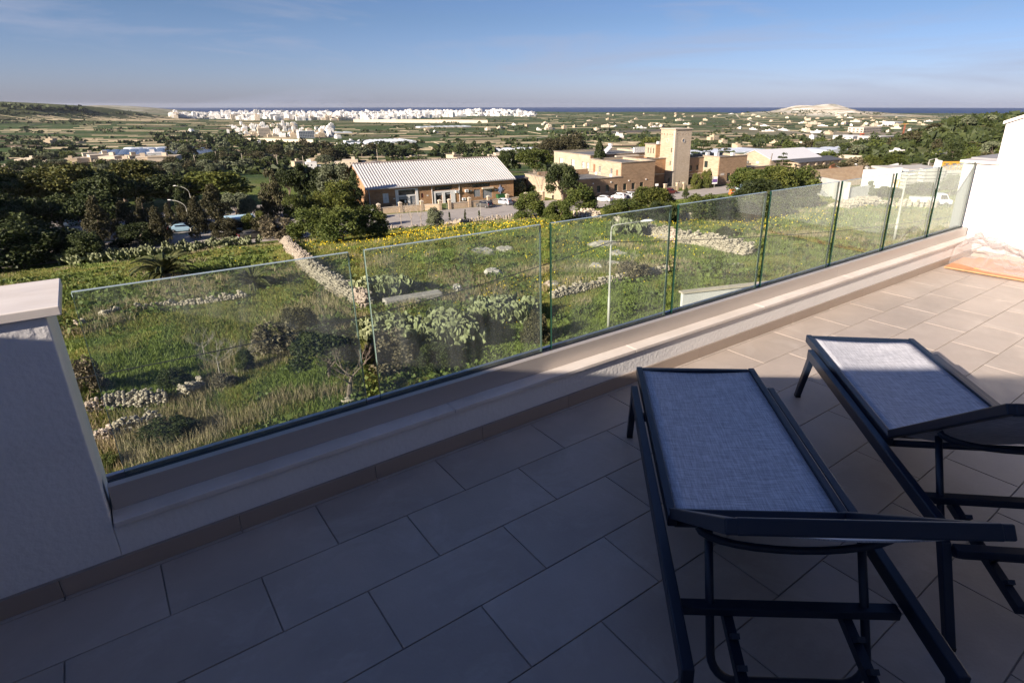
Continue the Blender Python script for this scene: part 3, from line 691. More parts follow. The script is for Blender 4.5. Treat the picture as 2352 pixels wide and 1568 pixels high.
def window(par, face, s0, s1, z0, z1, pos, d, fm=None, nx=2, nz=3, pane=None, sill=True, name='window', fw=.07):
    fm = fm or green_frame; mb = MB(); p = pos+d*.55
    def bx(a0, a1, c0, c1, q0, q1):
        if face == 'front': mb.box(a0, a1, q0, q1, c0, c1)
        else: mb.box(q0, q1, a0, a1, c0, c1)
    bx(s0+.003, s0+fw, z0+.003, z1-.003, p, p+.05); bx(s1-fw, s1-.003, z0+.003, z1-.003, p, p+.05)
    bx(s0+fw, s1-fw, z0+.003, z0+fw, p, p+.05); bx(s0+fw, s1-fw, z1-fw, z1-.003, p, p+.05)
    for k in range(1, nx): x = s0+(s1-s0)*k/nx; bx(x-.02, x+.02, z0+fw, z1-fw, p+.005, p+.045)
    for k in range(1, nz): z = z0+(z1-z0)*k/nz; bx(s0+fw, s1-fw, z-.018, z+.018, p+.007, p+.043)
    w = mb.obj(name, fm, par); mb = MB(); bx(s0+.01, s1-.01, z0+.01, z1-.01, p+.055, p+.065); mb.obj('pane', pane or dark_glass, w)
    if sill: mb = MB(); bx(s0-.15, s1+.15, z0-.14, z0-.003, pos-.1, pos+d*.5); mb.obj('sill', trim, w)
    return w
def panel(par, name, m, face, s0, s1, z0, z1, q0, q1, **kw):
    mb = MB()
    if face == 'front': mb.box(s0, s1, q0, q1, z0, z1)
    else: mb.box(q0, q1, s0, s1, z0, z1)
    return mb.obj(name, m, par, **kw)
# ---- the long hall with the pale profiled roof
HA, HB = 34.8, 131.6
hall = bthing('market_hall', 'long orange stone hall with a pale ribbed metal gable roof behind the road', 'building', HA, HB)
Lh, Dh, ez, rz_ = 35.6, 19., 4.55, 8.9
ops = [(3.2, 4.5, 1.2, 3.3), (6.7, 10.6, .1, 3.75), (11.9, 12.5, 1.7, 2.7), (15.3, 16.9, .1, 2.5), (17.6, 19., .1, 2.5), (15.2, 19.4, 3.05, 3.95), (24.9, 26.6, .9, 2.6), (27.2, 29.7, .4, 2.6), (24.6, 29.2, 3.05, 3.95)]
mb = MB(); skin(mb, 'front', 0, Lh, 0, ez, 0, .3, ops)
mb.box(0, Lh, .3, Dh, 0, ez)
mb.prism([(0, ez), (Dh, ez), (Dh/2, rz_-.1)], 'x', .02, Lh-.02)
mb.obj('wall_body', orange, hall)
# profiled roof: real ribs running down the slope
mb = MB(); pitch = .62; nr = int((Lh+.8)/pitch)
for side in (0, 1):
    yb, yt = (-.55, Dh/2) if side == 0 else (Dh+.55, Dh/2)
    sl_ = (rz_-ez)/(Dh/2); zb = ez-.55*sl_+.12; ztp = rz_+.12
    prof = []
    for k in range(nr+1):
        x = -.4+k*pitch; prof += [(x, 0), (x+.30, 0), (x+.35, .12), (x+.57, .12)]
    n = len(prof); o = len(mb.v)
    for (y, z) in ((yb, zb), (yt, ztp)):
        for (x, h) in prof: mb.v.append((min(x, Lh+.4), y, z+h))
    for i in range(n-1): mb.f.append((o+i, o+i+1, o+n+i+1, o+n+i) if side == 0 else (o+n+i, o+n+i+1, o+i+1, o+i)); mb.m.append(0)
rf = mb.obj('roof', white_metal, hall)
MB().box(-.42, Lh+.42, Dh/2-.25, Dh/2+.25, rz_+.2, rz_+.32).obj('ridge_cap', mat('pinkish_ridge', (.42, .34, .31), .7), rf)
MB().box(-.42, Lh+.42, -.66, -.53, ez-.22, ez+.06).obj('gutter', shutter_m, rf)
for x in (.25, 14.5, 21.2): MB().tube([(x, -.1, 0), (x, -.1, ez-.2)], .09, 8).obj('downpipe', white_metal, hall)
# the two white painted entrances
mb = MB(); skin(mb, 'front', 6.0, 11.2, .05, 3.95, -.09, .085, [(6.7, 10.6, .1, 3.75)])
mb.box(6.7, 10.6, -.06, .2, 2.32, 2.62).box(8.75, 9.25, -.06, .2, .1, 2.32); mb.obj('painted_surround', white_paint, hall)
panel(hall, 'pane', dark_glass, 'front', 6.75, 10.55, 2.65, 3.7, .12, .15)
d_ = panel(hall, 'shop_door', mat('black_door', (.012, .012, .014), .3), 'front', 6.75, 8.72, .1, 2.3, .14, .18)
panel(d_, 'roller_shutter', shutter_m, 'front', 6.75, 8.72, 1.7, 2.3, .05, .1)
panel(d_, 'notice', white_paint, 'front', 8.0, 8.4, .9, 1.5, .125, .135)
mb = MB(); 
for k in range(10): mb.box(9.27, 10.58, .05, .10, .35+k*.19, .35+k*.19+.17)
mb.obj('roller_shutter', shutter_m, hall)
mb = MB(); skin(mb, 'front', 14.8, 20.1, .05, 2.95, -.09, .085, [(15.3, 16.9, .06, 2.5), (17.6, 19., .06, 2.5)]); mb.obj('painted_surround', white_paint, hall)
for s0, s1 in ((15.3, 16.9), (17.6, 19.)):
    d_ = panel(hall, 'doorway', mat('shadowed_door', (.05, .04, .035), .6) if s0 < 16 else MATS['shadowed_door'], 'front', s0+.01, s1-.01, .1, 2.48, .18, .22)
    panel(d_, 'roller_shutter', shutter_m, 'front', s0+.01, s1-.01, 2.0, 2.48, .02, .08)
for s0, s1 in ((15.2, 19.4), (24.6, 29.2)): window(hall, 'front', s0, s1, 3.05, 3.95, 0, .3, nx=4, nz=1, sill=False)
dd_ = panel(hall, 'white_door', white_paint, 'front', 3.22, 4.48, 1.22 if False else 1.22, 3.28, .1, .16)
MB().box(3.84, 3.87, .09, .1, 1.3, 3.2).box(3.6, 4.1, .07, .099, 2.2, 2.26).obj('door_bar', shutter_m, dd_)
panel(hall, 'hatch', mat('dark_red_hatch', (.12, .03, .025), .6), 'front', 11.92, 12.48, 1.72, 2.68, .08, .12)
for s0, s1, z0 in ((24.9, 26.6, .9), (27.2, 29.7, .4)):
    mb = MB(); n = int((2.58-z0)/.15)
    for k in range(n): mb.box(s0+.01, s1-.01, .08+.01*(k % 2), .12, z0+k*.15, z0+k*.15+.14)
    mb.obj('roller_shutter', shutter_m, hall)
MB().box(27.0, 29.9, -.55, -.002, 2.62, 3.0).obj('shutter_box', trim, hall)
MB().box(24.4, 29.3, -.12, -.002, 2.72 if False else 3.02-.4, 3.02-.05).obj('lintel_band', trim, hall) if False else None
def ac_unit(par, x, y, z, w=.85, h=.62, d=.35):
    a = MB().box(x, x+w, y-d, y, z, z+h).obj('air_conditioner', white_paint, par, bevel=.02)
    MB().tube([(x+w*.38, y-d-.004, z+h/2), (x+w*.38, y-d-.02, z+h/2)], h*.38, 14).obj('fan_grille', shutter_m, a)
for x, z in ((20.2, 2.2), (22.6, 2.2), (21.8, .35)): ac_unit(hall, x, -.01, z)
mb = MB()                                                        # blue star-like wall ornament
for k in range(8):
    a = k*math.pi/4; r = 1.15 if k % 2 == 0 else .8
    mb.prism([(31.9+r*math.cos(a), 2.2+r*math.sin(a)), (31.9+.4*math.cos(a+.45), 2.2+.4*math.sin(a+.45)), (31.9, 2.2), (31.9+.4*math.cos(a-.45), 2.2+.4*math.sin(a-.45))], 'y', -.12-.004*k, -.02)
mb.prism([(31.9+.42*math.cos(a), 2.2+.42*math.sin(a)) for a in np.linspace(0, 2*math.pi, 12, endpoint=False)], 'y', -.17, -.019)
mb.obj('wall_ornament', mat('blue_grey_mosaic', (.26, .31, .45), .5, .5, 6), hall)
for x, z, w, h in ((5.5, 1.9, .35, .25), (13.2, 2.0, .4, .25), (24.0, 2.3, .35, .25), (30.4, 2.0, .45, .3)): panel(hall, 'notice_board', white_paint, 'front', x, x+w, z, z+h, -.03, -.003)
# skip beside the hall
skip = bthing('rubbish_container', 'green wheeled rubbish container against the orange stone hall', 'bin', HA+30.6, HB-1.6)
MB().prism([(0, .25), (2.4, .25), (2.6, 1.05), (-.2, 1.05)], 'y', 0, 1.1).obj('bin_body', mat('green_plastic', (.03, .11, .04), .5), skip)
MB().prism([(-.22, 1.06), (2.62, 1.06), (2.4, 1.25), (0, 1.25)], 'y', -.03, 1.13).obj('lid', mat('dark_green_plastic', (.02, .07, .03), .5), skip)
# yard wall with capped piers
yw_m = brickmat('yard_wall_stone', (.44, .33, .22), (.53, .41, .29), (.45, .36, .26), .6, .28, (.20, .16, .12), .45)
yard = bthing('yard_wall', 'low brown stone yard wall with capped square piers in front of the hall', 'wall', 30, 124.4)
prev = None; piers = [(31, .6), (35, .6), (39.5, .3), (44.1, 0), (47.7, -1.3), (49.9, -1.35), (54.6, -1.4), (59.3, -1.4), (64.1, -1.4), (69.0, -1.4), (73.7, -1.4)]
for k, (a, db) in enumerate(piers):
    x = a-30
    if a >= 34: 
        p = MB().box(x-.3, x+.3, db-.3, db+.3, 0, 2.0).obj('pier', yw_m, yard)
        MB().add([(x-.38, db-.38, 2.002), (x+.38, db-.38, 2.002), (x+.38, db+.38, 2.002), (x-.38, db+.38, 2.002), (x-.38, db-.38, 2.14), (x+.38, db-.38, 2.14), (x+.38, db+.38, 2.14), (x-.38, db+.38, 2.14), (x, db, 2.4)],
                 [(3,2,1,0),(0,1,5,4),(1,2,6,5),(2,3,7,6),(3,0,4,7),(4,5,8),(5,6,8),(6,7,8),(7,4,8)]).obj('pier_cap', trim, p)
    if k and not (prev[0] == 47.7):
        MB().bar((prev[0]-30+.3, prev[1], .65), (x-.3, db, .65), .28, 1.3).obj('wall_panel', yw_m, yard)
        MB().bar((prev[0]-30+.31, prev[1], 1.36), (x-.31, db, 1.36), .4, .12).obj('coping', trim, yard)
    prev = (a, db)
mb = MB()
for k in range(12): mb.tube([(18.05+k*.14, -1.33, .05), (18.05+k*.14, -1.33, 1.25)], .014, 5)
mb.bar((18.01, -1.33, .2), (19.59, -1.33, .2), .03, .04).bar((18.01, -1.33, 1.15), (19.59, -1.33, 1.15), .03, .04); mb.obj('gate', shutter_m, yard)
# dark shed right of the hall
shed = bthing('shed', 'dark flat roofed open shed in the shade beside the hall', 'shed', 71.2, 136)
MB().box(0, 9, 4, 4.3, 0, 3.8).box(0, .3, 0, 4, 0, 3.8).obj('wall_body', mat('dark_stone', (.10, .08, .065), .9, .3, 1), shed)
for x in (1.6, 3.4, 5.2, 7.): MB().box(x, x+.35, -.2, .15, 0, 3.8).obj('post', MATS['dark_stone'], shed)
MB().box(-.1, 9.2, -.4, 4.5, 3.81, 4.1).obj('roof', roofgrey, shed)

# ---- main building
main = bthing('government_building', 'big flat roofed brown limestone building with stepped wings behind the parked cars', 'building', 76, 118.9)
def block(x0, x1, y0, y1, z0, z1, fops=(), lops=(), mf=brown, ml=cream, roof=True, name='wing', par=0.45, d=.28):  # darker fronts, paler left walls: the fall of sunlight is put into the stone
    """front skin, left skin, body, cornice and sunk roof"""
    g = link(name, None, main)
    mb = MB(); skin(mb, 'front', x0, x1, z0, z1, y0, d, fops); mb.obj('front_wall', mf, g)
    mb = MB(); skin(mb, 'left', y0+d, y1, z0, z1, x0, d, lops); mb.obj('left_wall', ml, g)
    zr2 = z1-par
    MB().box(x0+d, x1-.25, y0+d, y1-.25, z0, zr2).obj('roof_deck', roofgrey, g)
    MB().box(x1-.25, x1, y0+d, y1, z0, z1).box(x0+d, x1-.25, y1-.25, y1, z0, z1).obj('back_wall', ml, g)
    mb = MB(); c = .16
    mb.box(x0-c, x1+c, y0-c, y0+d+.04, z1+.002, z1+.17); mb.box(x0-c, x0+d+.04, y0+d+.04, y1+c, z1+.002, z1+.17)
    mb.box(x1-.29, x1+c, y0+d+.04, y1+c, z1+.002, z1+.17); mb.box(x0+d+.04, x1-.29, y1-.29, y1+c, z1+.002, z1+.17)
    mb.obj('cornice', cornice_m, g)
    return g
gz = 0
W_ = [(10.56, 11.56), (13.2, 14.25), (15.87, 16.97)]
W2 = [(18.67, 19.76), (21.36, 22.49), (24.1, 25.21)]
z0w, z1w = 1.4, 3.02
low = block(1.0, 17.88, 0, 18.5, 0, 4.72, [(a, b, z0w, z1w) for a, b in W_], mf=brown, ml=cream)
for a, b in W_: window(low, 'front', a, b, z0w, z1w, 0, .28, nx=3, nz=3)
tall = block(17.9, 28.8, .003, 13.3, 0, 8.05, [(a, b, z0w, z1w) for a, b in W2], [(1.3, 2.1, 4.75, 6.3), (3.6, 4.6, 5.0, 6.4), (8.6, 9.5, 5.0, 6.6), (11.0, 11.9, 4.75, 6.9)])
for a, b in W2: window(tall, 'front', a, b, z0w, z1w, .003, .28, nx=3, nz=3)
for a, b, z0, z1 in ((3.6, 4.6, 5.0, 6.4), (8.6, 9.5, 5.0, 6.6)): window(tall, 'left', a, b, z0, z1, 17.9, .28, white_paint, 2, 3)
for a, b, z0, z1 in ((1.3, 2.1, 4.75, 6.3), (11.0, 11.9, 4.75, 6.9)): panel(tall, 'door', wood_m, 'left', a+.01, b-.01, z0, z1-.01, 17.98, 18.05)
for x in (9.2, 14.6, 19.0 if False else 20.2, 25.8): panel(main, 'wall_lamp', white_paint, 'front', x, x+.34, 3.55, 3.8, -.14, -.005)
def sub_ac(g, x, y, z):
    MB().box(x, x+.35, y, y+.85, z, z+.65).obj('air_conditioner', white_paint, g, bevel=.02)
sub_ac(tall, 17.4, 9.6, 4.4); sub_ac(tall, 17.4, 3.2, 4.4)
MB().box(2, 17.3, 13.5, 13.8, 4.3, 5.6).obj('terrace_wall', brown, low)
rc = block(28.803, 36.9, 5.1, 14, 0, 8.0, [(1.2+28.8, 2.4+28.8, 4.9, 6.5), (1.0+28.8, 2.6+28.8, 0, 2.6)], mf=orange, ml=orange)
window(rc, 'front', 30.0, 31.2, 4.9, 6.5, 5.1, .28, nx=2, nz=2)
ar = MB(); pts = [(29.82, 2.6), (31.38, 2.6)]+[(30.6+.78*math.cos(a), 2.6+.78*math.sin(a)) for a in np.linspace(0, math.pi, 13)][1:-1]
ar.prism([(29.82, .0), (31.38, .0)]+[(30.6+.78*math.cos(a), 2.6+.78*math.sin(a)) for a in np.linspace(0, math.pi, 13)], 'y', 5.03, 5.09); ar.obj('arched_doorway', dark_glass, rc)
mb = MB()
for k in range(13):
    a0 = math.pi*k/13; a1 = math.pi*(k+1)/13; mb.prism([(30.6+r*math.cos(a), 2.6+r*math.sin(a)) for r, a in ((.8, a0), (1.05, a0), (1.05, a1), (.8, a1))], 'y', 5.0, 5.12)
mb.box(29.5, 29.8, 5.0, 5.12, 0, 2.6).box(31.4, 31.7, 5.0, 5.12, 0, 2.6); mb.obj('arch_surround', trim, rc)
MB().box(28.81, 36.85, 4.98, 5.095, 3.9, 4.1).obj('string_course', trim, rc)
lw2 = block(19.3, 42.5, 15.2, 33.6, 0, 8.75, (), [(15.9, 17., 5.2, 6.9), (18.1, 19.3, 5.2, 6.9), (23., 24.5, 5.2, 7.2), (28.9, 30.7, 5.2, 7.2)], brown, brickmat('pale_olive_stone', (.40, .345, .25), (.47, .41, .30), (.37, .31, .23), .9, .3))
for a, b, z0, z1 in [(15.9, 17., 5.2, 6.9), (18.1, 19.3, 5.2, 6.9), (23., 24.5, 5.2, 7.2), (28.9, 30.7, 5.2, 7.2)]: window(lw2, 'left', a, b, z0, z1, 19.3, .28, green_frame, 2, 2, pane=mat('pale_blind', (.55, .57, .55), .6) if a == 15.9 else MATS['pale_blind'])
# roof furniture: solar heater, vents, hatch
sh_ = link('solar_heater', None, lw2); sh_.location = (31, 24, 8.3)
MB().prism([(0, 0), (2.2, 1.7), (2.2, 1.8), (0, .1)], 'y', 0, 2.2).obj('collector', mat('pale_collector', (.45, .46, .50), .25), sh_)
MB().box(2.0, 2.6, .4, 1.6, 2.0, 2.6).box(2.2, 2.3, .5, .6, 0, 2.0).box(2.2, 2.3, 1.4, 1.5, 0, 2.0).obj('tank', white_paint, sh_)
mb = MB()
for k in range(9): mb.box(36.5+k*.62, 36.5+k*.62+.5, 18, 18.5, 8.3, 10.1)
mb.obj('roof_vents', white_paint, lw2)
MB().box(27, 35, 13.9, 15.0, 8.06, 8.5).obj('roof_kerb', trim, main)
for k in range(6): MB().box(7.8+k*.55, 8.1+k*.55, 9.5, 9.9, 4.3, 5.25+.2*(k % 2)).obj('vent_pipe', white_paint, low)
# tower
tw = bthing('clock_tower', 'tall square limestone tower with round openings and a flat cornice, rising over the brown building', 'tower', 113.0, 120.9)
TH = 15.45
for nm, m, fc in (('front_wall', towerf, 'front'), ('left_wall', cream, 'left')):
    mb = MB()
    hs = 13.95, 14.35
    if fc == 'front':
        o = [(.55+k*1.05, .8+k*1.05, *hs) for k in range(5)]+[(2.3, 2.85, 1.35, 2.1)]
        skin(mb, 'front', 0, 5.8, 0, TH, 0, .35, o)
    else:
        o = [(.9+k*1.05, 1.15+k*1.05, *hs) for k in range(5)]+[(.9, 1.35, 9.6, 10.7), (1.1, 1.5, 6.3, 7.4), (1.2, 1.75, 1.9, 3.0)]
        skin(mb, 'left', .35, 5.6, 0, TH, 0, .35, o)
    mb.obj(nm, m, tw)
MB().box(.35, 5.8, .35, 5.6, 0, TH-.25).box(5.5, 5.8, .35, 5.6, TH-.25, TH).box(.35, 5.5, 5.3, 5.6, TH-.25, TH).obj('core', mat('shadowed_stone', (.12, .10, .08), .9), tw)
MB().box(5.801, 5.83, 0.02, 5.62, 0, TH).box(0.02, 5.8, 5.601, 5.63, 0, TH).obj('back_walls', towerf, tw)
MB().box(-.25, 6.05, -.25, 5.85, TH+.002, TH+.2).obj('cornice', trim, tw)
mb = MB()
for k in range(45): 
    w = .75 if k % 2 else .45
    mb.box(-.05, w, -.05, -.002, .05+k*.335, .05+k*.335+.31)
    mb.box(-.05, -.002, -.0015, .4 if k % 2 else .7, .05+k*.335, .05+k*.335+.31)
mb.obj('quoins', trim, tw)
def ring(par, c, r0, r1, face, m=trim):
    mb = MB(); n = 20
    for k in range(n):
        a0, a1 = 2*math.pi*k/n, 2*math.pi*(k+1)/n
        mb.prism([(c[0]+r*math.cos(a), c[1]+r*math.sin(a)) for r, a in ((r0, a0), (r1, a0), (r1, a1), (r0, a1))], 'y' if face == 'front' else 'x', -.09, -.002)
    g = mb.obj('round_frame', m, par)
    MB().prism([(c[0]+r0*math.cos(a), c[1]+r0*math.sin(a)) for a in np.linspace(0, 2*math.pi, n, endpoint=False)], 'y' if face == 'front' else 'x', -.03, -.004).obj('round_pane', mat('blue_grey_glass', (.16, .19, .25), .2, .4, 2) if face == 'front' else cream, g)
ring(tw, (3.0, 12.6), .42, .62, 'front'); ring(tw, (2.7, 12.6), .42, .60, 'left')
# stair block on the roof beside the tower
st = block(35.6, 39.9, 7.65, 12.2, 7.95, 11.4, (), [(8.5, 8.85, 9.1, 10.5), (9.6, 9.95, 9.1, 10.5), (10.7, 11.05, 9.1, 10.5)], orange, cream, name='stair_block')
for a in (8.5, 9.6, 10.7): window(st, 'left', a, a+.35, 9.1, 10.5, 35.6, .28, nx=1, nz=3, sill=False, fw=.05)
MB().box(37.8, 38.5, 9.4, 10.1, 11.0, 12.1).obj('chimney', white_paint, st)
# right of the tower: arcade link and corner block
lk = block(42.83, 49.3, 3.2, 12, 0, 7.9, [(44.2, 45.0, 4.5, 5.9), (46.6, 47.4, 4.5, 5.9)], mf=mat('shaded_brown_stone', (.30, .20, .13), .9, .2, .8), ml=brown)
for a in (44.2, 46.6): window(lk, 'front', a, a+.8, 4.5, 5.9, 3.2, .28, nx=2, nz=2)
MB().box(42.84, 49.28, 3.05, 3.195, 3.55, 3.75).obj('string_course', trim, lk)
for cx in (44.6, 47.0):
    ar = MB(); ar.prism([(cx-.8, .0), (cx+.8, .0)]+[(cx+.8*math.cos(a), 2.1+.8*math.sin(a)) for a in np.linspace(0, math.pi, 13)], 'y', 3.13, 3.19); g = ar.obj('arched_window', dark_glass, lk)
    mb = MB()
    for k in range(13):
        a0 = math.pi*k/13; a1 = math.pi*(k+1)/13; mb.prism([(cx+r*math.cos(a), 2.1+r*math.sin(a)) for r, a in ((.82, a0), (1.05, a0), (1.05, a1), (.82, a1))], 'y', 3.1, 3.197)
    mb.obj('arch_surround', trim, g)
cb_ = block(49.33, 60.2, -2.6, 7.5, 0, 8.3, [(52.8, 54.1, 1.7, 3.9)], [(1.6, 2.9, 5.2, 6.9)])
window(cb_, 'front', 52.8, 54.1, 1.7, 3.9, -2.6, .28, nx=3, nz=4); window(cb_, 'left', 1.6, 2.9, 5.2, 6.9, 49.33, .28, nx=3, nz=3)
for x, y in ((50.6, 3.4), (55.8, -1.2), (51.2, .4)): MB().box(x, x+1.1, y, y+.9, 7.9, 9.1).obj('air_conditioner', white_paint, cb_, bevel=.03)
panel(cb_, 'wall_plaque', mat('pale_plaque', (.5, .46, .4), .8), 'front', 50.2, 51.6, 3.4, 4.0, -2.64, -2.603)
lr = block(60.3, 73.5, -1.2, 7, 0, 4.75, ml=cream)
# forecourt wall with piers by the tower
fw = bthing('forecourt_wall', 'low stone forecourt wall with square piers at the foot of the tower', 'wall', 107.5, 117.6)
for k, x in enumerate((0, 4.3, 6.6, 10.4, 13.4, 15.6)):
    p = MB().box(x-.32, x+.32, -.32, .32, 0, 2.1).obj('pier', cream, fw); MB().box(x-.4, x+.4, -.4, .4, 2.102, 2.3).obj('pier_cap', trim, p)
for a, b in ((.32, 3.98), (4.62, 6.28), (6.92, 10.08), (10.72, 13.08), (13.72, 15.28)):
    if a == 4.62: continue
    MB().box(a, b, -.15, .15, 0, 1.3).obj('wall_panel', yw_m, fw); MB().box(a, b, -.2, .2, 1.302, 1.42).obj('coping', trim, fw)
# gabled hall with white roof and its dark roofed annex
gh = bthing('gabled_hall', 'gabled pale stone hall with a bright white sheet roof right of the tower', 'building', 150, 119)
gw, gl_, ge, gr_ = 12.6, 23, 6.2, 8.5
mb = MB(); skin(mb, 'left', 0, gw, 0, ge, 0, .3, [(8.2, 9.8, 4.1, 5.4)]); mb.box(.3, gl_, 0, gw, 0, ge); mb.prism([(0, ge), (gw, ge), (gw/2, gr_)], 'x', 0, gl_); mb.obj('wall_body', cream, gh)
window(gh, 'left', 8.2, 9.8, 4.1, 5.4, 0, .3, white_paint, 2, 3); panel(gh, 'vent_panel', white_paint, 'left', 4.5, 5.4, 4.6, 5.4, -.06, -.003)
mb = MB(); sl_ = (gr_-ge)/(gw/2)
for s in (0, 1):
    y0, y1 = (-.5, gw/2) if s == 0 else (gw/2, gw+.5)
    z0_, z1_ = (ge-.5*sl_, gr_) if s == 0 else (gr_, ge-.5*sl_)
    mb.prism([(y0, z0_+.1), (y1, z1_+.1), (y1, z1_+.22), (y0, z0_+.22)], 'x', -.3, gl_+.3)
mb.obj('roof', mat('bright_white_sheet_roof', (.66, .66, .66), .5, .03, .4), gh)
an = bthing('annex', 'long low pale annex with a dark grey roof and buttresses beside the gabled hall', 'building', 157.5, 115.2)
MB().box(0, 21, .0, 3.6, 0, 5.3).obj('wall_body', cream, an)
for k in range(6):
    x = .4+k*3.95; MB().box(x-.35, x+.35, -.45, -.002, 0, 5.0).obj('buttress', cream, an)
for k in range(10): panel(an, 'window', dark_glass, 'front', 1.2+k*1.95, 2.3+k*1.95, 1.2, 3.3, -.05, -.003)
MB().prism([(-.6, 5.32), (4.6, 6.1), (4.6, 6.3), (-.6, 5.52)], 'x', -.4, 21.5).obj('roof', mat('dark_grey_roof', (.085, .088, .095), .7, .1, .3), an)
# ------------------------------------------------------------------ vegetation
bark = mat('bark', (.16, .125, .095), .95, .3, 3, .03, 12)
pale_bark = mat('pale_bark', (.40, .34, .27), .95, .25, 4, .02, 12)
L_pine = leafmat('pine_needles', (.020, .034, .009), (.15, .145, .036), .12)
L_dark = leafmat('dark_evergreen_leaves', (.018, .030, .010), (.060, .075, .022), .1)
L_green = leafmat('acacia_leaves', (.035, .058, .012), (.13, .15, .035), .2)
L_olive = leafmat('olive_leaves', (.07, .085, .045), (.20, .22, .13), .15)
L_brown = leafmat('brownish_conifer_leaves', (.035, .036, .016), (.095, .085, .04), .1)
L_dry = leafmat('dry_twigs', (.085, .075, .042), (.21, .175, .11), .1)
L_carob = leafmat('bright_leaves', (.035, .055, .012), (.17, .18, .04), .22)
def cards(P, s, aspect=1.0, flat=.0):
    n = len(P); a = rand_unit(n); a[:, 2] *= (1-flat); a /= np.linalg.norm(a, axis=1)[:, None]
    b = np.cross(a, rand_unit(n)); b /= np.linalg.norm(b, axis=1)[:, None]+1e-9
    s = np.asarray(s).reshape(-1, 1)*(.6+.8*rng.random((n, 1)))
    V = np.stack([P-a*s, P-b*s*.55*aspect, P+a*s, P+b*s*.55*aspect], 1).reshape(-1, 3)
    return V, np.arange(4*n).reshape(-1, 4)
def crown_points(kind, n, seed):
    r = np.random.default_rng(seed); lob = []
    if kind == 'pine':
        for k in range(36):
            a = r.random()*6.283; q = math.sqrt(r.random())*.37; z = .58+.32*(1-(q/.37)**2)*r.random()-.30*(r.random() < .5)*r.random(); lob.append((q*math.cos(a), q*math.sin(a), z, .12+.08*r.random(), .08+.05*r.random()))
    elif kind == 'round':
        for k in range(34):
            a = r.random()*6.283; ph = r.random(); q = .36*math.sqrt(1-(ph*.9)**2); lob.append((q*math.cos(a), q*math.sin(a), .34+.50*ph, .11+.06*r.random(), .09+.06*r.random()))
    elif kind == 'bush':
        for k in range(30):
            a = r.random()*6.283; ph = r.random(); q = .38*math.sqrt(1-(ph*.85)**2)*(.75+.3*r.random()); lob.append((q*math.cos(a), q*math.sin(a), .10+.72*ph, .10+.07*r.random(), .12+.08*r.random()))
    elif kind == 'conifer':
        for k in range(46):
            t = r.random(); a = r.random()*6.283; q = (.42*(1-t)**.8+.02)*(.35+.65*r.random()); lob.append((q*math.cos(a), q*math.sin(a), .10+.85*t, .075+.09*(1-t), .05+.05*(1-t)))
    elif kind == 'cypress':
        for k in range(30):
            t = r.random(); a = r.random()*6.283; q = .32*math.sin(min(1, (1-t)*1.6+.12)*1.57)*(.6+.3*r.random()); lob.append((q*math.cos(a), q*math.sin(a), .06+.88*t, .14, .06))
    elif kind == 'cedar':
        for k in range(40):
            t = (k//6)/6.7; a = r.random()*6.283; q = (.44*(1-t)**.7+.03)*(.35+.65*r.random()); lob.append((q*math.cos(a), q*math.sin(a), .14+.82*t, .11*(1.1-t)+.02, .022))
    lob = np.array(lob); w = (lob[:, 3]**2); idx = r.choice(len(lob), n, p=w/w.sum()); u = r.normal(size=(n, 3)); u /= np.linalg.norm(u, axis=1)[:, None]
    u[:, 2] = np.abs(u[:, 2])*np.where(r.random(n) < .72, 1, -1)
    rad = (.62+.5*r.random(n))[:, None]
    L_ = lob[idx]; P = L_[:, :3]+u*rad*np.stack([L_[:, 3], L_[:, 3], L_[:, 4]], 1)
    P += r.normal(size=(n, 3))*.012
    return P, lob
CROWN = {}
def crown_mesh(kind, m, lod, seed):
    key = (kind, m.name, lod, seed)
    if key not in CROWN:
        n, s = {'hi': (9000, .023), 'mid': (2400, .034), 'low': (420, .075)}[lod]
        if kind in ('conifer', 'cedar'): s *= .85
        P, lob = crown_points(kind, n, seed*7+len(kind)); V, F = cards(P, np.full(n, s), 1.2)
        CROWN[key] = npmesh('crown', V, F, m)
    return CROWN[key]
TRUNK = {}
def trunk_mesh(kind, m, seed):
    key = (kind, m.name, seed)
    if key not in TRUNK:
        _, lob = crown_points(kind, 10, seed*7+len(kind)); mb = MB(); r = random.Random(seed)
        top = {'pine': .62, 'round': .42, 'bush': .25, 'conifer': .9, 'cypress': .8, 'cedar': .93}[kind]; w = {'pine': .022, 'bush': .02, 'round': .028}.get(kind, .016)
        pts = [(0, 0, -.06), (.008, .004, top*.33), (-.006, .01, top*.66), (.0, .0, top)]
        mb.tube(pts, [w*1.25, w, w*.8, w*.35], 7)
        if kind in ('pine', 'round', 'bush'):
            for k in range(7):
                c = lob[r.randrange(len(lob))]; z0 = top*(.45+.4*r.random()); mb.tube([(0, 0, z0), (c[0]*.5, c[1]*.5, (z0+c[2])/2-.02), (c[0], c[1], c[2])], [w*.55, w*.38, w*.12], 5)
        TRUNK[key] = mb.mesh('trunk', m)
    return TRUNK[key]
PR = {}
def tree_at(kind, P, W_, H, label, m, cat='tree', group=None, lod='hi', seed=0, name=None, tm=None, rz=None, sink=0.):
    t = thing(name or {'pine': 'pine_tree', 'bush': 'bush', 'cypress': 'cypress_tree', 'conifer': 'conifer_tree', 'cedar': 'cedar_tree'}.get(kind, 'tree'), label, cat, (P[0], P[1], P[2]-sink), random.random()*6.28 if rz is None else rz, group, (W_, W_*(.9+.2*random.random()), H))
    link('crown', crown_mesh(kind, m, lod, seed), t); link('trunk', trunk_mesh(kind, tm or bark, seed), t); return t
def tree(kind, px, py, wpx, hpx, label, m, **kw):
    P = G(px, py); k = m_per_px(P); return tree_at(kind, P, wpx*k*1.08, hpx*k*1.04, label, m, **kw)
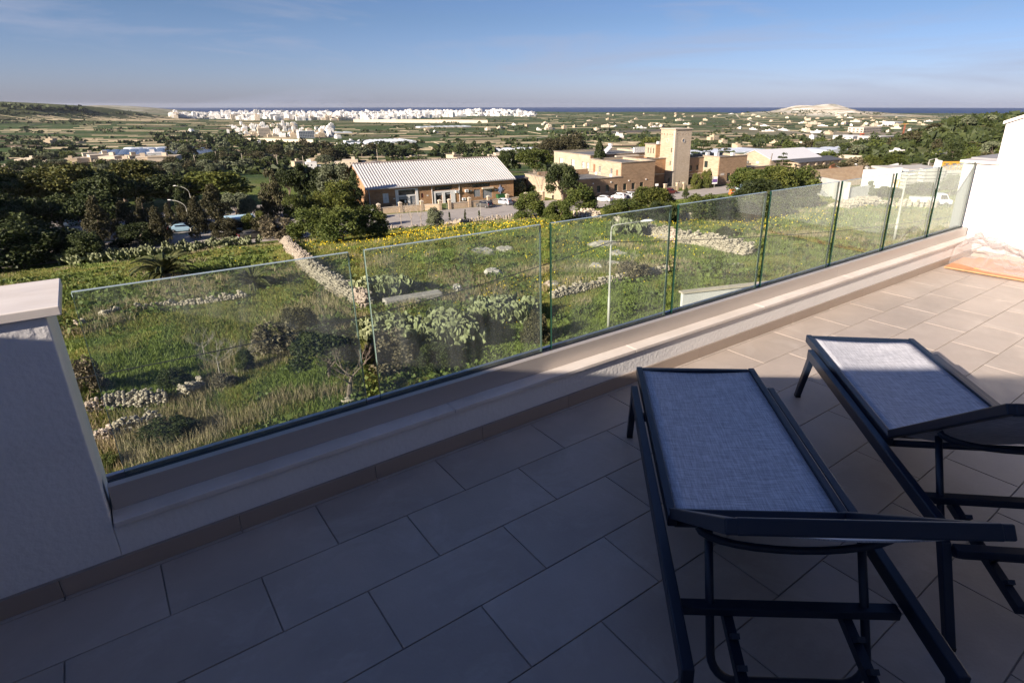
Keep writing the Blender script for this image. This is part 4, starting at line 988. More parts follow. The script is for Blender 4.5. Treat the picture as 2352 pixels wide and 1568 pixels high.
# wood round the car park on the left (positions are real ground points)
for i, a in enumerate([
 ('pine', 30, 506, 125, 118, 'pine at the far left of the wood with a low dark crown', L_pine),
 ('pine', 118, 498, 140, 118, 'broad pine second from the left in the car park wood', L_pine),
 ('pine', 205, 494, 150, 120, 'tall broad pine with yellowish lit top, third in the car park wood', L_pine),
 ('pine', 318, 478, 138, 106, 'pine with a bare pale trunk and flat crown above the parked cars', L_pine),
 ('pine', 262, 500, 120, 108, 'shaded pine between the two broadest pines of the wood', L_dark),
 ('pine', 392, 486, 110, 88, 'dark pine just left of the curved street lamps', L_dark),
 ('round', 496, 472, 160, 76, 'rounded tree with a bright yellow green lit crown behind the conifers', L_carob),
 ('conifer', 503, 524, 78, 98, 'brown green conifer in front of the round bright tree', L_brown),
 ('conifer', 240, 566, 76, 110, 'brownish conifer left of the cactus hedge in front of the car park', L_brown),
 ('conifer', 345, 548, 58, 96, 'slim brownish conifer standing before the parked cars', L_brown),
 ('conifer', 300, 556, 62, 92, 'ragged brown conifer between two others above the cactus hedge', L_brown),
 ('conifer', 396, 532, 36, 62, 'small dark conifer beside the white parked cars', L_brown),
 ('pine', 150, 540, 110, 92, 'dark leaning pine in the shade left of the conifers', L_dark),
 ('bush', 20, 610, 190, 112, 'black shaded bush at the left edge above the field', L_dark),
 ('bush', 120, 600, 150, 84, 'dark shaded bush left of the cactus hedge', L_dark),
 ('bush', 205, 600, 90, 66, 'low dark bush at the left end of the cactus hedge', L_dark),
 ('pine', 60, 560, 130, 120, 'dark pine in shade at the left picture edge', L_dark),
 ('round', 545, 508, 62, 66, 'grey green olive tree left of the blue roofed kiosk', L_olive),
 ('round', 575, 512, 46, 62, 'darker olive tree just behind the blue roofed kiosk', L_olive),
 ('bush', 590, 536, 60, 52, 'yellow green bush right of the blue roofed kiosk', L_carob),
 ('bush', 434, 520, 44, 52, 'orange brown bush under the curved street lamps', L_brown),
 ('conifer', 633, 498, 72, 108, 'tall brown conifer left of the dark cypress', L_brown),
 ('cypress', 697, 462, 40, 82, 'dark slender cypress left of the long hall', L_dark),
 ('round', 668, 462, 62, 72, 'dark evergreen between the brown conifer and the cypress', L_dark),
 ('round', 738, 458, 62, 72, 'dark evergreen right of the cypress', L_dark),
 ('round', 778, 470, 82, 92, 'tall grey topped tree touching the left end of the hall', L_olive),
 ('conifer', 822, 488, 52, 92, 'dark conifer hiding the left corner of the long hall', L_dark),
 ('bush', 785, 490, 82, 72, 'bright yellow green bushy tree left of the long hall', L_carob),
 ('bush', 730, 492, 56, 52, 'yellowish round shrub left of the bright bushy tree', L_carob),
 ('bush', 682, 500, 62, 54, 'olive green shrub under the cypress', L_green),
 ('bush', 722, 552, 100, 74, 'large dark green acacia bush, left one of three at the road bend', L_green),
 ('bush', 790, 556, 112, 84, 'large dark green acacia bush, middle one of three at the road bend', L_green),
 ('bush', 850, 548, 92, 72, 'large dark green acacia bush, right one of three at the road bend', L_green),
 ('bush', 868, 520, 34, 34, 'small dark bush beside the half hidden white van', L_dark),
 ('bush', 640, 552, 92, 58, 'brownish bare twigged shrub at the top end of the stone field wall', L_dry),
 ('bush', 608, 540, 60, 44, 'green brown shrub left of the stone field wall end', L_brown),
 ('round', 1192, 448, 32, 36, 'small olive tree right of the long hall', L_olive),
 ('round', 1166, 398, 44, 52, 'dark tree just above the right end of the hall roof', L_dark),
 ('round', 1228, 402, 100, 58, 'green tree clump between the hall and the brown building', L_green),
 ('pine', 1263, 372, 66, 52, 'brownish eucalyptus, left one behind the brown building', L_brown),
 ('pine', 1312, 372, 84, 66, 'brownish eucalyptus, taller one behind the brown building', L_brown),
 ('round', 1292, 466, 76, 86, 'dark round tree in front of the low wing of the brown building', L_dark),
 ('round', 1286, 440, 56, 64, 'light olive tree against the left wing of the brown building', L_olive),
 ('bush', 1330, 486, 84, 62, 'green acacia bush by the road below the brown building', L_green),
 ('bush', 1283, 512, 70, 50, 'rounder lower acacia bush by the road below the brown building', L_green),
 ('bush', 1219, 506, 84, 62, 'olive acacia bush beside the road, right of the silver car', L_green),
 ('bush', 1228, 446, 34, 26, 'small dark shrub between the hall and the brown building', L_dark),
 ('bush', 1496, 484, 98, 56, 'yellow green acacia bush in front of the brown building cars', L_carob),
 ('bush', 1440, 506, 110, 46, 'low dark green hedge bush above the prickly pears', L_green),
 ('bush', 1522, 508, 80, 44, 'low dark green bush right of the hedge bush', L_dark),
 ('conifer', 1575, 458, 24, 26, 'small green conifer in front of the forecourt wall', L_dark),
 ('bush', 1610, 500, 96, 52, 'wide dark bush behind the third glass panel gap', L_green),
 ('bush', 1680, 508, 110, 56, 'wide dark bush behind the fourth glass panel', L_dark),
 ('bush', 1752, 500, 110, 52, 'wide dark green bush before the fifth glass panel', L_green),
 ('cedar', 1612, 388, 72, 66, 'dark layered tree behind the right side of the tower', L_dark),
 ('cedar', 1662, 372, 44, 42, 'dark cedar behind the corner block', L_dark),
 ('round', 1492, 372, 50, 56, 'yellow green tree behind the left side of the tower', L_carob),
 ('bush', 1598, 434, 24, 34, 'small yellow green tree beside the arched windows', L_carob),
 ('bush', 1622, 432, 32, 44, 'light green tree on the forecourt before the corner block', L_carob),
 ('round', 1716, 460, 92, 74, 'green tree before the corner block, left of a dark line of bushes', L_green),
 ('round', 1778, 462, 84, 78, 'green tree in front of the low right wing', L_carob),
 ('bush', 1842, 452, 92, 72, 'dark green bush below the dark roofed annex', L_green),
 ('bush', 1745, 478, 120, 62, 'dense dark green bush at the roadside left of the block wall', L_dark),
 ('bush', 1830, 478, 90, 48, 'dense dark bush just left of the block wall', L_dark),
 ('cedar', 1793, 412, 50, 62, 'dark layered cedar in front of the white gabled roof', L_dark),
 ('bush', 1885, 416, 60, 36, 'scrubby brown green shrub before the annex', L_brown),
 ('bush', 1920, 408, 60, 34, 'scrubby shrub at the right end of the annex', L_brown),
 ('bush', 1972, 396, 76, 36, 'bare twigged shrub right of the annex', L_dry),
 ('bush', 2004, 392, 50, 34, 'yellow green broom shrub above the rubble heap', L_carob),
 ('bush', 2050, 386, 62, 30, 'rounded dark green shrub on the grassy bank', L_green),
 ('round', 1885, 352, 44, 26, 'olive tree beyond the annex, left one', L_olive),
 ('round', 1925, 348, 50, 26, 'olive tree beyond the annex, right one', L_olive),
 ('cypress', 1995, 462, 32, 46, 'grey green young tree seen through the sixth glass panel', L_olive),
 ('bush', 2040, 454, 60, 26, 'dusty green bush behind the glass left of the white truck', L_green),
 ('bush', 2110, 448, 70, 30, 'dusty green bush under the slab stacks', L_green),
 ('round', 2180, 452, 46, 50, 'grey green tree above the white truck', L_olive),
 ('bush', 1665, 548, 60, 26, 'dark grey scrub bush behind the fourth glass panel', L_dark),
 ('round', 760, 872, 150, 130, 'leafy dark low tree in the near field behind the first glass panel', L_dark),
 ('bush', 905, 848, 120, 90, 'dry reedy bush below the big prickly pear clump', L_dry),
 ('bush', 640, 812, 110, 80, 'brown leafless thorn bush in the near field', L_dry),
 ('bush', 690, 770, 80, 72, 'dark thorn bush left of the big prickly pear clump', L_brown),
 ('bush', 565, 850, 42, 52, 'bright green leafy weed bush beside a pale stone', L_green),
 ('bush', 400, 882, 70, 40, 'dark green low bush in the near field with its shadow', L_dark),
 ('bush', 520, 885, 60, 30, 'tuft of pale dry grass beside the low dark bush', L_dry),
 ('bush', 210, 905, 80, 90, 'brown thorny shrub beside the parapet pier', L_dry),
 ('bush', 1230, 792, 70, 80, 'dark reedy bush behind the second glass panel', L_brown),
 ('bush', 1455, 640, 80, 42, 'reddish brown thorn scrub left of the tall street lamp', L_dry),
 ('bush', 390, 1010, 130, 46, 'dark broad leaved weeds behind the ruined wall', L_dark),
 ('bush', 260, 1075, 60, 40, 'bright green weeds in the corner below the pier', L_green),
 ('bush', 1000, 850, 90, 60, 'dark weeds at the foot of the prickly pears', L_dark),
 ('pine', 232, 540, 120, 100, 'dark pine screening the car park, left of the slim conifer', L_dark),
 ('conifer', 372, 560, 60, 84, 'dark conifer above the middle of the cactus hedge', L_brown),
 ('conifer', 462, 548, 62, 92, 'brown conifer right of the lower curved street lamp', L_brown),
 ('bush', 318, 566, 90, 52, 'dark bush behind the left half of the cactus hedge', L_dark),
 ('conifer', 425, 500, 52, 70, 'dark conifer behind the lower curved street lamp', L_dark),
 ('bush', 520, 548, 70, 46, 'brown green bush in front of the kiosk', L_brown),
 ('pine', -30, 520, 150, 130, 'dark pine cut by the left picture edge', L_dark),
 ('round', 90, 476, 130, 80, 'dark evergreen filling the gap between the far left pines', L_dark),
 ('round', 290, 470, 120, 76, 'dark evergreen behind the bare trunked pine', L_dark),
 ('round', 440, 470, 80, 60, 'dark evergreen between the last pine and the bright round tree', L_dark),
 ('pine', -110, 560, 170, 160, 'pine just beyond the left picture edge, nearest of them', L_pine),
 ('pine', -200, 600, 190, 190, 'tall pine beyond the left picture edge over the field corner', L_pine),
 ('pine', -330, 590, 190, 190, 'furthest pine beyond the left picture edge', L_pine),
 ('pine', -150, 510, 160, 140, 'rear pine beyond the left picture edge', L_pine),
 ('bush', -60, 628, 120, 70, 'dark bush at the field corner beyond the left edge', L_dark),
 ('bush', 1480, 470, 60, 30, 'green bush left of the bigger yellow green acacia', L_green),
 ]):
    kind, px, py, w, h, lab, m = a
    t = tree(kind, px, py, w, h, lab, m, seed=i % 3, lod='mid' if m is L_dry else 'hi', cat='bush' if kind == 'bush' else 'tree', tm=pale_bark if px == 318 else bark)
# courtyard cypress standing between the wings
tree_at('cypress', B(97.8, 133.4, ZG), 5.0, 12.6, 'dark bushy cypress rising from the courtyard of the brown building', L_dark, seed=1)
# leafless little trees beside the road and young cypresses in the verge
def bare_tree(P, H, spread, label, m=pale_bark, seed=0, n=9, name='bare_tree', lean=(0, 0), r0=.02, cat='tree'):
    r = random.Random(seed); t = thing(name, label, cat, P, r.random()*6.28)
    mb = MB(); mb.tube([(0, 0, -.1), (lean[0]*.3, lean[1]*.3, H*.3), (lean[0]*.6, lean[1]*.6, H*.5)], [H*r0*1.4, H*r0, H*r0*.7], 7); mb.obj('trunk', m, t)
    mb = MB()
    def br(p, d, L_, rad, dep):
        q = p+d*L_*.55+Vector((r.uniform(-.1, .1), r.uniform(-.1, .1), .05))*L_; e = p+d*L_+Vector((r.uniform(-.12, .12), r.uniform(-.12, .12), .12))*L_
        mb.tube([p, q, e], [rad, rad*.7, rad*.35], 4, caps=False)
        if dep:
            for k in range(3):
                a = Vector((r.uniform(-1, 1), r.uniform(-1, 1), r.uniform(.0, .8))); br(q.lerp(e, r.random()), (d+a*.75).normalized(), L_*.62, rad*.5, dep-1)
    base = Vector((lean[0]*.6, lean[1]*.6, H*.5))
    for k in range(n):
        a = 6.283*k/n+r.random(); d = Vector((math.cos(a)*spread, math.sin(a)*spread, .8)).normalized(); br(base*r.uniform(.5, 1), d, H*.36, H*r0*.5, 3)
    mb.obj('branches', m, t); return t
for k, (px, py, h, lab) in enumerate([(922, 516, 44, 'leafless pale sapling by the road, leftmost of three'), (946, 520, 52, 'leafless pale sapling by the road, middle of three'), (968, 518, 46, 'leafless pale sapling by the road, rightmost of three'),
                                      (1236, 452, 58, 'leafless pinkish brown tree beside the dark shed')]):
    P = G(px, py); bare_tree(P, h*m_per_px(P), .55 if k < 3 else .8, lab, seed=k, r0=.012)
for k, (px, py, h, lab) in enumerate([(470, 815, 62, 'pale leafless fig shrub in the near field, upper one'), (505, 858, 82, 'pale leafless fig shrub beside the dry tuft'), (560, 838, 66, 'upright grey leafless shrub beside the green weed bush'), (800, 918, 120, 'gnarled small tree with a forked bare trunk at the first glass panel'), (655, 800, 60, 'grey dead thorn tangle in the near field'), (1450, 618, 40, 'pale dead shrub beside the tall street lamp')]):
    P = G(px, py); bare_tree(P, h*m_per_px(P), 1.6 if k < 3 else 1.2, lab, seed=20+k, n=8 if k != 3 else 5, r0=.014 if k != 3 else .04, name='dead_shrub' if k != 3 else 'gnarled_tree', lean=(0, 0) if k != 3 else (.4, .2), cat='shrub' if k != 3 else 'tree', m=mat('grey_deadwood', (.42, .37, .32), .9, .2, 6) if k == 0 else (MATS['grey_deadwood'] if k != 3 else bark))
for k, (px, py, h, lab) in enumerate([(853, 540, 30, 'thin young cypress nearest the big acacia bushes'), (888, 534, 26, 'thin young cypress left of the saplings'), (1002, 524, 32, 'leafy mimosa sapling at the verge'), (1033, 509, 22, 'thin young cypress on the verge, left of a pair'), (1069, 506, 26, 'thin young cypress on the verge, tallest of the pair'), (1101, 504, 20, 'thin young cypress on the verge, near the road sign')]):
    if k == 2: tree('bush', px, py, 42, 46, lab, L_olive, seed=2)
    else: tree('cypress', px, py, 7, h, lab, L_dark, seed=k % 2, lod='mid')
# palms
frond_m = leafmat('palm_fronds', (.035, .05, .014), (.13, .13, .05), .15)
def palm(px, py, wpx, label, seed=0, trunk=.10):
    P = G(px, py); k = m_per_px(P); W_ = wpx*k; t = thing('palm_tree', label, 'palm', P, seed*1.3); r = random.Random(seed)
    MB().tube([(0, 0, -.1), (0, 0, trunk*W_*.6), (0, 0, trunk*W_)], [.09*W_, .08*W_, .06*W_], 10).obj('trunk', bark, t)
    for f in range(40):
        a = 6.283*f*.382+r.uniform(-.15, .15); el = r.uniform(.15, 1.25); Lf = W_*.56*r.uniform(.85, 1.05); mb = MB(); pts = []
        for s in range(9):
            q = s/8; e = el-q*q*1.35; 
            p = Vector((0, 0, trunk*W_)) if s == 0 else pts[-1]+Vector((math.cos(a)*math.cos(e), math.sin(a)*math.cos(e), math.sin(e)))*Lf/8
            pts.append(p)
        side = Vector((-math.sin(a), math.cos(a), 0))
        for s in range(1, 34):
            q = s/34; i = min(7, int(q*8)); p = pts[i].lerp(pts[i+1], q*8-i); d = (pts[i+1]-pts[i]).normalized(); l_ = Lf*.26*math.sin(math.pi*min(1, q*.85+.18))
            for sg in (-1, 1):
                e_ = p+(side*sg*.75+d*.7+Vector((0, 0, -.22))).normalized()*l_; w_ = d*Lf*.017
                mb.add([p-w_, p+w_, e_], [(0, 1, 2)])
        mb.tube(pts, [.012*W_]*9, 4, caps=False); mb.obj('frond', frond_m, t)
    return t
palm(382, 640, 140, 'larger feathery palm in the field above the first glass panel', 1)
palm(582, 662, 105, 'smaller palm partly behind the first glass panel edge', 2)
palm(2118, 386, 30, 'small yellowish palm beside the little white lamp on the bank', 3)
palm(2152, 384, 34, 'small dark palm right of the little white lamp on the bank', 4)
# ------------------------------------------------------------------ prickly pears: every pad an object
pad_m = mat('cactus_pad', (.185, .205, .10), .6, .3, 2.5, .01, 8, obj_rand=.3, spec=.35)
pad_meshes = []
for k in range(3):
    n = 10; V = []; F = []
    out_ = [(math.sin(2*math.pi*i/n)*(.30+.02*k), .5-.5*math.cos(2*math.pi*i/n)) for i in range(n)]
    for y, s in ((-.035, .82), (0, 1), (.035, .82)):
        for (x, z) in out_: V.append((x*s, y, .5+(z-.5)*s))
    V += [(0, -.05, .52), (0, .05, .52)]
    for i in range(n):
        j = (i+1) % n; F += [(i, j, n+j, n+i), (n+i, n+j, 2*n+j, 2*n+i), (j, i, 3*n), (2*n+i, 2*n+j, 3*n+1)]
    me = bpy.data.meshes.new('pad'); me.from_pydata(V, [], F); me.materials.append(pad_m); me.polygons.foreach_set('use_smooth', [True]*len(F)); pad_meshes.append(me)
def prickly_pear(px, py, wpx, dpt, hpx, n, label, pad=.40, seed=0, group='prickly pear clumps', line=None):
    P = G(px, py); k = m_per_px(P); W_ = wpx*k/2; H = hpx*k; r = random.Random(seed)
    t = thing('prickly_pear', label, 'cactus', P, 0, group); cnt = 0; rest = MB()
    tips = []
    nst = max(6, n//(30 if line is None else 34))
    for s in range(nst):
        if line is None:
            a = r.random()*6.283; q = math.sqrt(r.random()); x, y = W_*q*math.cos(a), dpt*q*math.sin(a); hm = H*(1-.55*q*q)
        else:
            u = r.random(); x, y = line(u); x += r.uniform(-dpt, dpt); y += r.uniform(-dpt, dpt); hm = H*r.uniform(.6, 1)
        zb = tz(P.x+x, P.y+y)-P.z-.05; tips.append((Vector((x, y, zb)), r.uniform(-.15, .15), r.random()*6.28, hm+zb, 0))
    while tips and cnt < n:
        tips.sort(key=lambda q: q[4]); p, tilt, a, hm, dep = tips.pop(0)
        s = pad*r.uniform(.75, 1.15); tl_ = max(-1.0, min(1.0, tilt))
        M = Matrix.Translation(p) @ Matrix.Rotation(a, 4, 'Z') @ Matrix.Rotation(tl_, 4, 'Y') @ Matrix.Rotation(r.uniform(-.5, .5), 4, 'X') @ Matrix.Diagonal((s*r.uniform(.9, 1.15), s, s*(1.25 if dep == 0 else 1), 1))
        if cnt < 300:
            o = bpy.data.objects.new('pad', pad_meshes[cnt % 3]); C.objects.link(o); o.parent = t; o.matrix_basis = M
        else:
            me = pad_meshes[cnt % 3]; rest.add([M @ v.co for v in me.vertices], [tuple(q.vertices) for q in me.polygons])
        cnt += 1
        for c in range(3 if dep < 2 else r.choice((1, 2, 2, 3))):
            u = r.uniform(-.9, .9); q = M @ Vector((.26*u, 0, .93-.25*abs(u)))
            g = tz(P.x, P.y)
            if q.z < hm: tips.append((q, tl_*.5+u*.9, a+r.uniform(-1.6, 1.6), hm, dep+1))
    if rest.f: o = rest.obj('pads_behind', pad_m, t); o['kind'] = 'stuff'
    return t
prickly_pear(877, 682, 122, 1.4, 72, 900, 'prickly pear clump at the end of the stone wall, uppermost of the three near ones', .40, 1)
prickly_pear(958, 788, 250, 2.0, 150, 3200, 'largest prickly pear clump, sprawling before the stone slab behind the second glass panel', .42, 2)
prickly_pear(1060, 800, 100, 1.1, 58, 420, 'low spreading prickly pear at the right foot of the largest clump', .40, 5)
prickly_pear(1156, 738, 150, 1.4, 118, 1500, 'round prickly pear clump right of the largest one, behind the second glass panel', .40, 3)
prickly_pear(1440, 540, 92, 2.4, 48, 380, 'prickly pear clump beyond the glass near the head of the tall street lamp', .45, 4)
PA, PB_ = G(165, 606), G(580, 566)
prickly_pear(372, 590, 10, 1.8, 85, 4200, 'long hedge of pale prickly pears in front of the shaded car park', .50, 6, None,
             line=lambda u: ((PA.x-G(372, 590).x)+(PB_.x-PA.x)*u, (PA.y-G(372, 590).y)+(PB_.y-PA.y)*u+4.0*math.sin(u*math.pi)*-.6))
# ------------------------------------------------------------------ dry stone walls
stone_m = mat('pale_limestone', (.42, .36, .28), .95, .25, 2.2, .03, 5, obj_rand=.3)
stone_meshes = []
for k in range(6):
    r = np.random.default_rng(40+k); t_ = (1+5**.5)/2
    V = np.array([(-1,t_,0),(1,t_,0),(-1,-t_,0),(1,-t_,0),(0,-1,t_),(0,1,t_),(0,-1,-t_),(0,1,-t_),(t_,0,-1),(t_,0,1),(-t_,0,-1),(-t_,0,1)], float)
    V = V/np.linalg.norm(V, axis=1)[:, None]*(.36+.2*r.random((12, 1)))*np.array([1.1, .85, .75])
    F = [(0,11,5),(0,5,1),(0,1,7),(0,7,10),(0,10,11),(1,5,9),(5,11,4),(11,10,2),(10,7,6),(7,1,8),(3,9,4),(3,4,2),(3,2,6),(3,6,8),(3,8,9),(4,9,5),(2,4,11),(6,2,10),(8,6,7),(9,8,1)]
    me = bpy.data.meshes.new('stone'); me.from_pydata([tuple(v) for v in V], [], F); me.materials.append(stone_m); stone_meshes.append(me)
def stone_wall(px, h, w, size, label, seed=0, nmax=300, name='dry_stone_wall', keep=1., cat='stone wall'):
    r = random.Random(seed); pts = [G(*p) for p in px]; t = thing(name, label, cat, pts[0]); O = pts[0]; allp = []
    for a, b in zip(pts, pts[1:]):
        L_ = (b-a).length; d = (b-a)/L_; q = Vector((-d.y, d.x, 0)).normalized(); n = max(1, int(L_/(size*.8)))
        for i in range(n):
            u = (i+r.random()*.8)/n; hh = h*r.uniform(.55, 1.1)
            for lay in range(max(1, int(round(hh/(size*.62))))):
                for k in range(max(1, int(round(w*(1-.35*lay*size/h/1.5)/(size*.8))))):
                    if r.random() > keep: continue
                    p = a+(b-a)*u+q*((k+.5)*size*.8-w/2*(1-.2*lay)+r.uniform(-.1, .1)*size); z = tz(p.x, p.y)+size*.28+lay*size*.6+r.uniform(-.05, .05)
                    allp.append((Vector((p.x, p.y, z))-O, size*r.uniform(.75, 1.4)))
    r.shuffle(allp); rest = MB()
    for i, (p, s) in enumerate(allp):
        M = Matrix.Translation(p) @ Matrix.Rotation(r.random()*6.28, 4, 'Z') @ Matrix.Rotation(r.uniform(-.5, .5), 4, 'X') @ Matrix.Diagonal((s, s, s, 1))
        if i < nmax:
            o = bpy.data.objects.new('stone', stone_meshes[i % 6]); C.objects.link(o); o.parent = t; o.matrix_basis = M
        else:
            me = stone_meshes[i % 6]; rest.add([M @ v.co for v in me.vertices], [tuple(q.vertices) for q in me.polygons])
    if rest.f: o = rest.obj('rubble', stone_m, t); o['kind'] = 'stuff'
    return t
stone_wall([(645, 549), (662, 575), (690, 604), (718, 634), (756, 660), (790, 680), (826, 704), (842, 712)], 1.0, .9, .25, 'pale dry stone wall running down the field from the roadside bushes to the prickly pears', 1)
stone_wall([(310, 712), (372, 706), (440, 700), (505, 690), (568, 680)], .42, .5, .19, 'long low stone line across the field under the larger palm', 2)
stone_wall([(236, 728), (262, 718), (280, 712)], .4, .5, .2, 'short stone pile left of the long low stone line', 3)
stone_wall([(176, 748), (198, 742)], .4, .4, .18, 'small stone pile close to the parapet pier', 14)
stone_wall([(192, 948), (232, 938), (290, 926), (340, 926), (388, 916)], .5, .7, .13, 'crumbling grey stone wall below the near field', 4, keep=.6)
stone_wall([(240, 1020), (256, 1000), (300, 985), (372, 960)], .5, .6, .14, 'ruined stone corner beside the parapet pier at the bottom of the field', 5, keep=.6)
stone_wall([(420, 905), (448, 890), (468, 882)], .4, .5, .16, 'short stone row beside the dry grass tuft', 6)
stone_wall([(1268, 684), (1330, 668), (1400, 652), (1470, 640), (1535, 626)], .6, .5, .2, 'low stone wall behind the tall street lamp', 7)
stone_wall([(1478, 538), (1520, 545), (1552, 556), (1600, 560), (1650, 572), (1720, 584)], 1.1, 1.4, .27, 'broad white stone heap wall behind the third and fourth glass panels', 8)
stone_wall([(838, 536), (880, 530), (930, 528), (1000, 522), (1060, 516), (1120, 510), (1180, 505)], .9, .6, .27, 'dry stone wall along the road in front of the long hall', 9)
stone_wall([(1195, 506), (1240, 502), (1270, 500)], .8, .8, .28, 'short dry stone wall between two acacia bushes', 10)
stone_wall([(1318, 502), (1345, 500), (1372, 503)], 1.3, 1.2, .42, 'heap of white boulders right of the low acacia bushes', 11)
stone_wall([(1580, 503), (1620, 500), (1642, 498)], .8, 1.0, .38, 'white stone heap behind the third glass panel, near the dark bushes', 12)
stone_wall([(1672, 494), (1694, 492)], .8, 1.0, .38, 'small white stone heap behind the fourth glass panel, near the dark bushes', 13)
stone_wall([(1412, 506), (1420, 520)], .8, .7, .4, 'small boulder heap left of the distant prickly pear', 15)
stone_wall([(1930, 474), (1990, 470), (2050, 474), (2110, 476), (2150, 478)], 1.0, .8, .4, 'low rubble wall left of the white truck', 16)
stone_wall([(1935, 452), (1960, 462), (1990, 470), (1950, 476), (1920, 480)], .9, 3.5, .4, 'wide slope of white rubble below the painted wall', 17)
# flat rock outcrops and single stones
outc = mat('rock_outcrop', (.42, .38, .32), .95, .3, 1.5, .04, 5, col2=(.58, .53, .46))
for k, (px, py, w, d, lab) in enumerate([(1110, 578, 75, 1.6, 'large flat grey rock outcrop in the flowering field'), (1160, 572, 60, .9, 'thin flat rock strip right of the largest outcrop'), (1132, 625, 44, 1.0, 'flat rock outcrop below the largest one'), (1395, 560, 90, 1.2, 'flat pale rock behind the third glass panel'),
        (1420, 582, 50, .8, 'small flat rock below the flat pale rock'), (1370, 612, 30, .8, 'small grey boulder slab left of the tall street lamp'), (1410, 606, 40, .5, 'narrow stone strip at the tall street lamp'), (1270, 652, 44, .6, 'flat stone between the second and third panels'), (1700, 612, 44, .7, 'pale rock behind the fourth glass panel'), (1050, 660, 30, .6, 'small flat rock in the field behind the second panel')]):
    P = G(px, py); mpp = m_per_px(P); t = thing('rock_outcrop', lab, 'rock', P, .3); W_ = w*mpp/2; r = random.Random(k); mb = MB(); n = 18; mb.v = [(0, 0, .16)]
    for ring_, (s, z) in enumerate(((.62, .14), (1, -.12))):
        for i in range(n): a = 6.283*i/n; q = s*r.uniform(.72, 1.1); mb.v.append((W_*q*math.cos(a), d*1.6*q*math.sin(a), z+r.uniform(-.03, .05)))
    for i in range(n): j = (i+1) % n; mb.f += [(0, 1+i, 1+j), (1+i, 1+n+i, 1+n+j, 1+j)]; mb.m += [0, 0]
    mb.obj('rock', outc, t)
for k, (px, py, s, lab) in enumerate([(797, 926, .5, 'squared pale stone beside the gnarled tree trunk'), (560, 850, .7, 'pale upright stone beside the green weed bush'), (1010, 772, .4, 'small white stone at the foot of the low prickly pear'), (1340, 800, .4, 'pale stone under the second glass panel end'), (268, 1075, .45, 'loose pale stone in the weeds below the pier'), (1090, 690, .8, 'loose stone')]):
    if k == 5: continue
    P = G(px, py); o = link('boulder', stone_meshes[k], None, P+Vector((0, 0, s*.2)), k*1.1, (s*1.3, s, s*.9)); tag(o, lab, 'stone')
P = G(950, 696); t = thing('stone_slab', 'long flat pale stone trough slab among the prickly pears', 'stone slab', P, .55)
MB().box(-1.9, 1.9, -.45, .45, -.2, .55).obj('slab', mat('weathered_slab', (.34, .305, .27), .9, .35, 3, .03, 8), t, bevel=.06)
# ------------------------------------------------------------------ grass, weeds, flowers
def field_xy(n, d0, d1, a0=-56, a1=41, power=2.):
    u = rng.random(n); d = d0*(d1/d0)**u if power == 2. else (d0+(d1-d0)*u); a = np.radians(a0+(a1-a0)*rng.random(n)); return d*np.sin(a), d*np.cos(a)
def in_field(x, y):
    a = x*E2[0]+y*E2[1]; b = x*M2[0]+y*M2[1]
    far = np.interp(a, [-80, -60, -30, 0, 15, 32, 80, 130, 190], [86, 84, 82, 90, 98, 104, 104, 98, 90])
    yard = (gauss(x, y, 80, 140, 30, 30) > .5) | (gauss(x, y, 96, 158, 24, 24) > .5)
    return (b < far) & ~yard
def blades(name, x, y, h, w, nb, spread, lean, m, kind='stuff', z0=None):
    n = len(x); X = np.repeat(x, nb); Y = np.repeat(y, nb); H = np.repeat(h, nb)*(.6+.7*rng.random(n*nb)); W_ = np.repeat(w, nb)
    X = X+rng.normal(size=n*nb)*spread; Y = Y+rng.normal(size=n*nb)*spread; Z = ground_z(X, Y)
    a = rng.random(n*nb)*6.283; l = lean*rng.random(n*nb)*H; b = rng.random(n*nb)*6.283
    dx, dy = np.cos(a)*W_, np.sin(a)*W_; lx, ly = np.cos(b)*l, np.sin(b)*l
    V = np.stack([np.stack([X-dx, Y-dy, Z-.03], -1), np.stack([X+dx, Y+dy, Z-.03], -1), np.stack([X+lx, Y+ly, Z+H], -1)], 1).reshape(-1, 3)
    me = npmesh(name, V, np.arange(len(V)).reshape(-1, 3), m); o = link(name, me); o['kind'] = kind; return o
def ground_z(x, y):
    dd = np.hypot(x, y)
    return terr(x, y)+(vnoise(x, y, 5.5)-.5)*.55*(1-sstep(dd, 80, 115))+(vnoise(x, y, 1.7)-.5)*.22*(1-sstep(dd, 60, 100))
G_gr = leafmat('green_grass', (.095, .135, .026), (.225, .28, .065), .25)
G_yl = leafmat('yellowing_grass', (.16, .155, .035), (.32, .28, .085), .25)
G_st = leafmat('straw', (.24, .19, .10), (.46, .38, .23), .15)
G_wd = leafmat('weeds', (.05, .08, .018), (.14, .18, .04), .2)
x, y = field_xy(170000, 13, 112); k = in_field(x, y); x, y = x[k], y[k]; d = np.hypot(x, y)
p = vnoise(x, y, 9)*.6+vnoise(x, y, 2.5)*.4
g = blades('grass', x, y, (.08+.13*p)*(.75+d/90), .007+d*.00050, 5, .2, 1.1, G_gr)
left = (x < -.25*y)
k = (vnoise(x+31, y, 6)*.55+vnoise(x, y+9, 1.8)*.45+left*.16) > .55
blades('yellow_grass', x[k], y[k], (.10+.13*p[k])*(.7+d[k]/90), .007+d[k]*.0005, 5, .25, 1.1, G_yl)
x, y = field_xy(60000, 14, 105); k = in_field(x, y) & ((vnoise(x, y, 7.5)*.55+vnoise(x+5, y+50, 2.2)*.45) > .655); x, y = x[k], y[k]; d = np.hypot(x, y)
blades('dry_stalks', x, y, .28+.34*vnoise(x, y, 3), .005+d*.00036, 6, .22, .6, G_st)
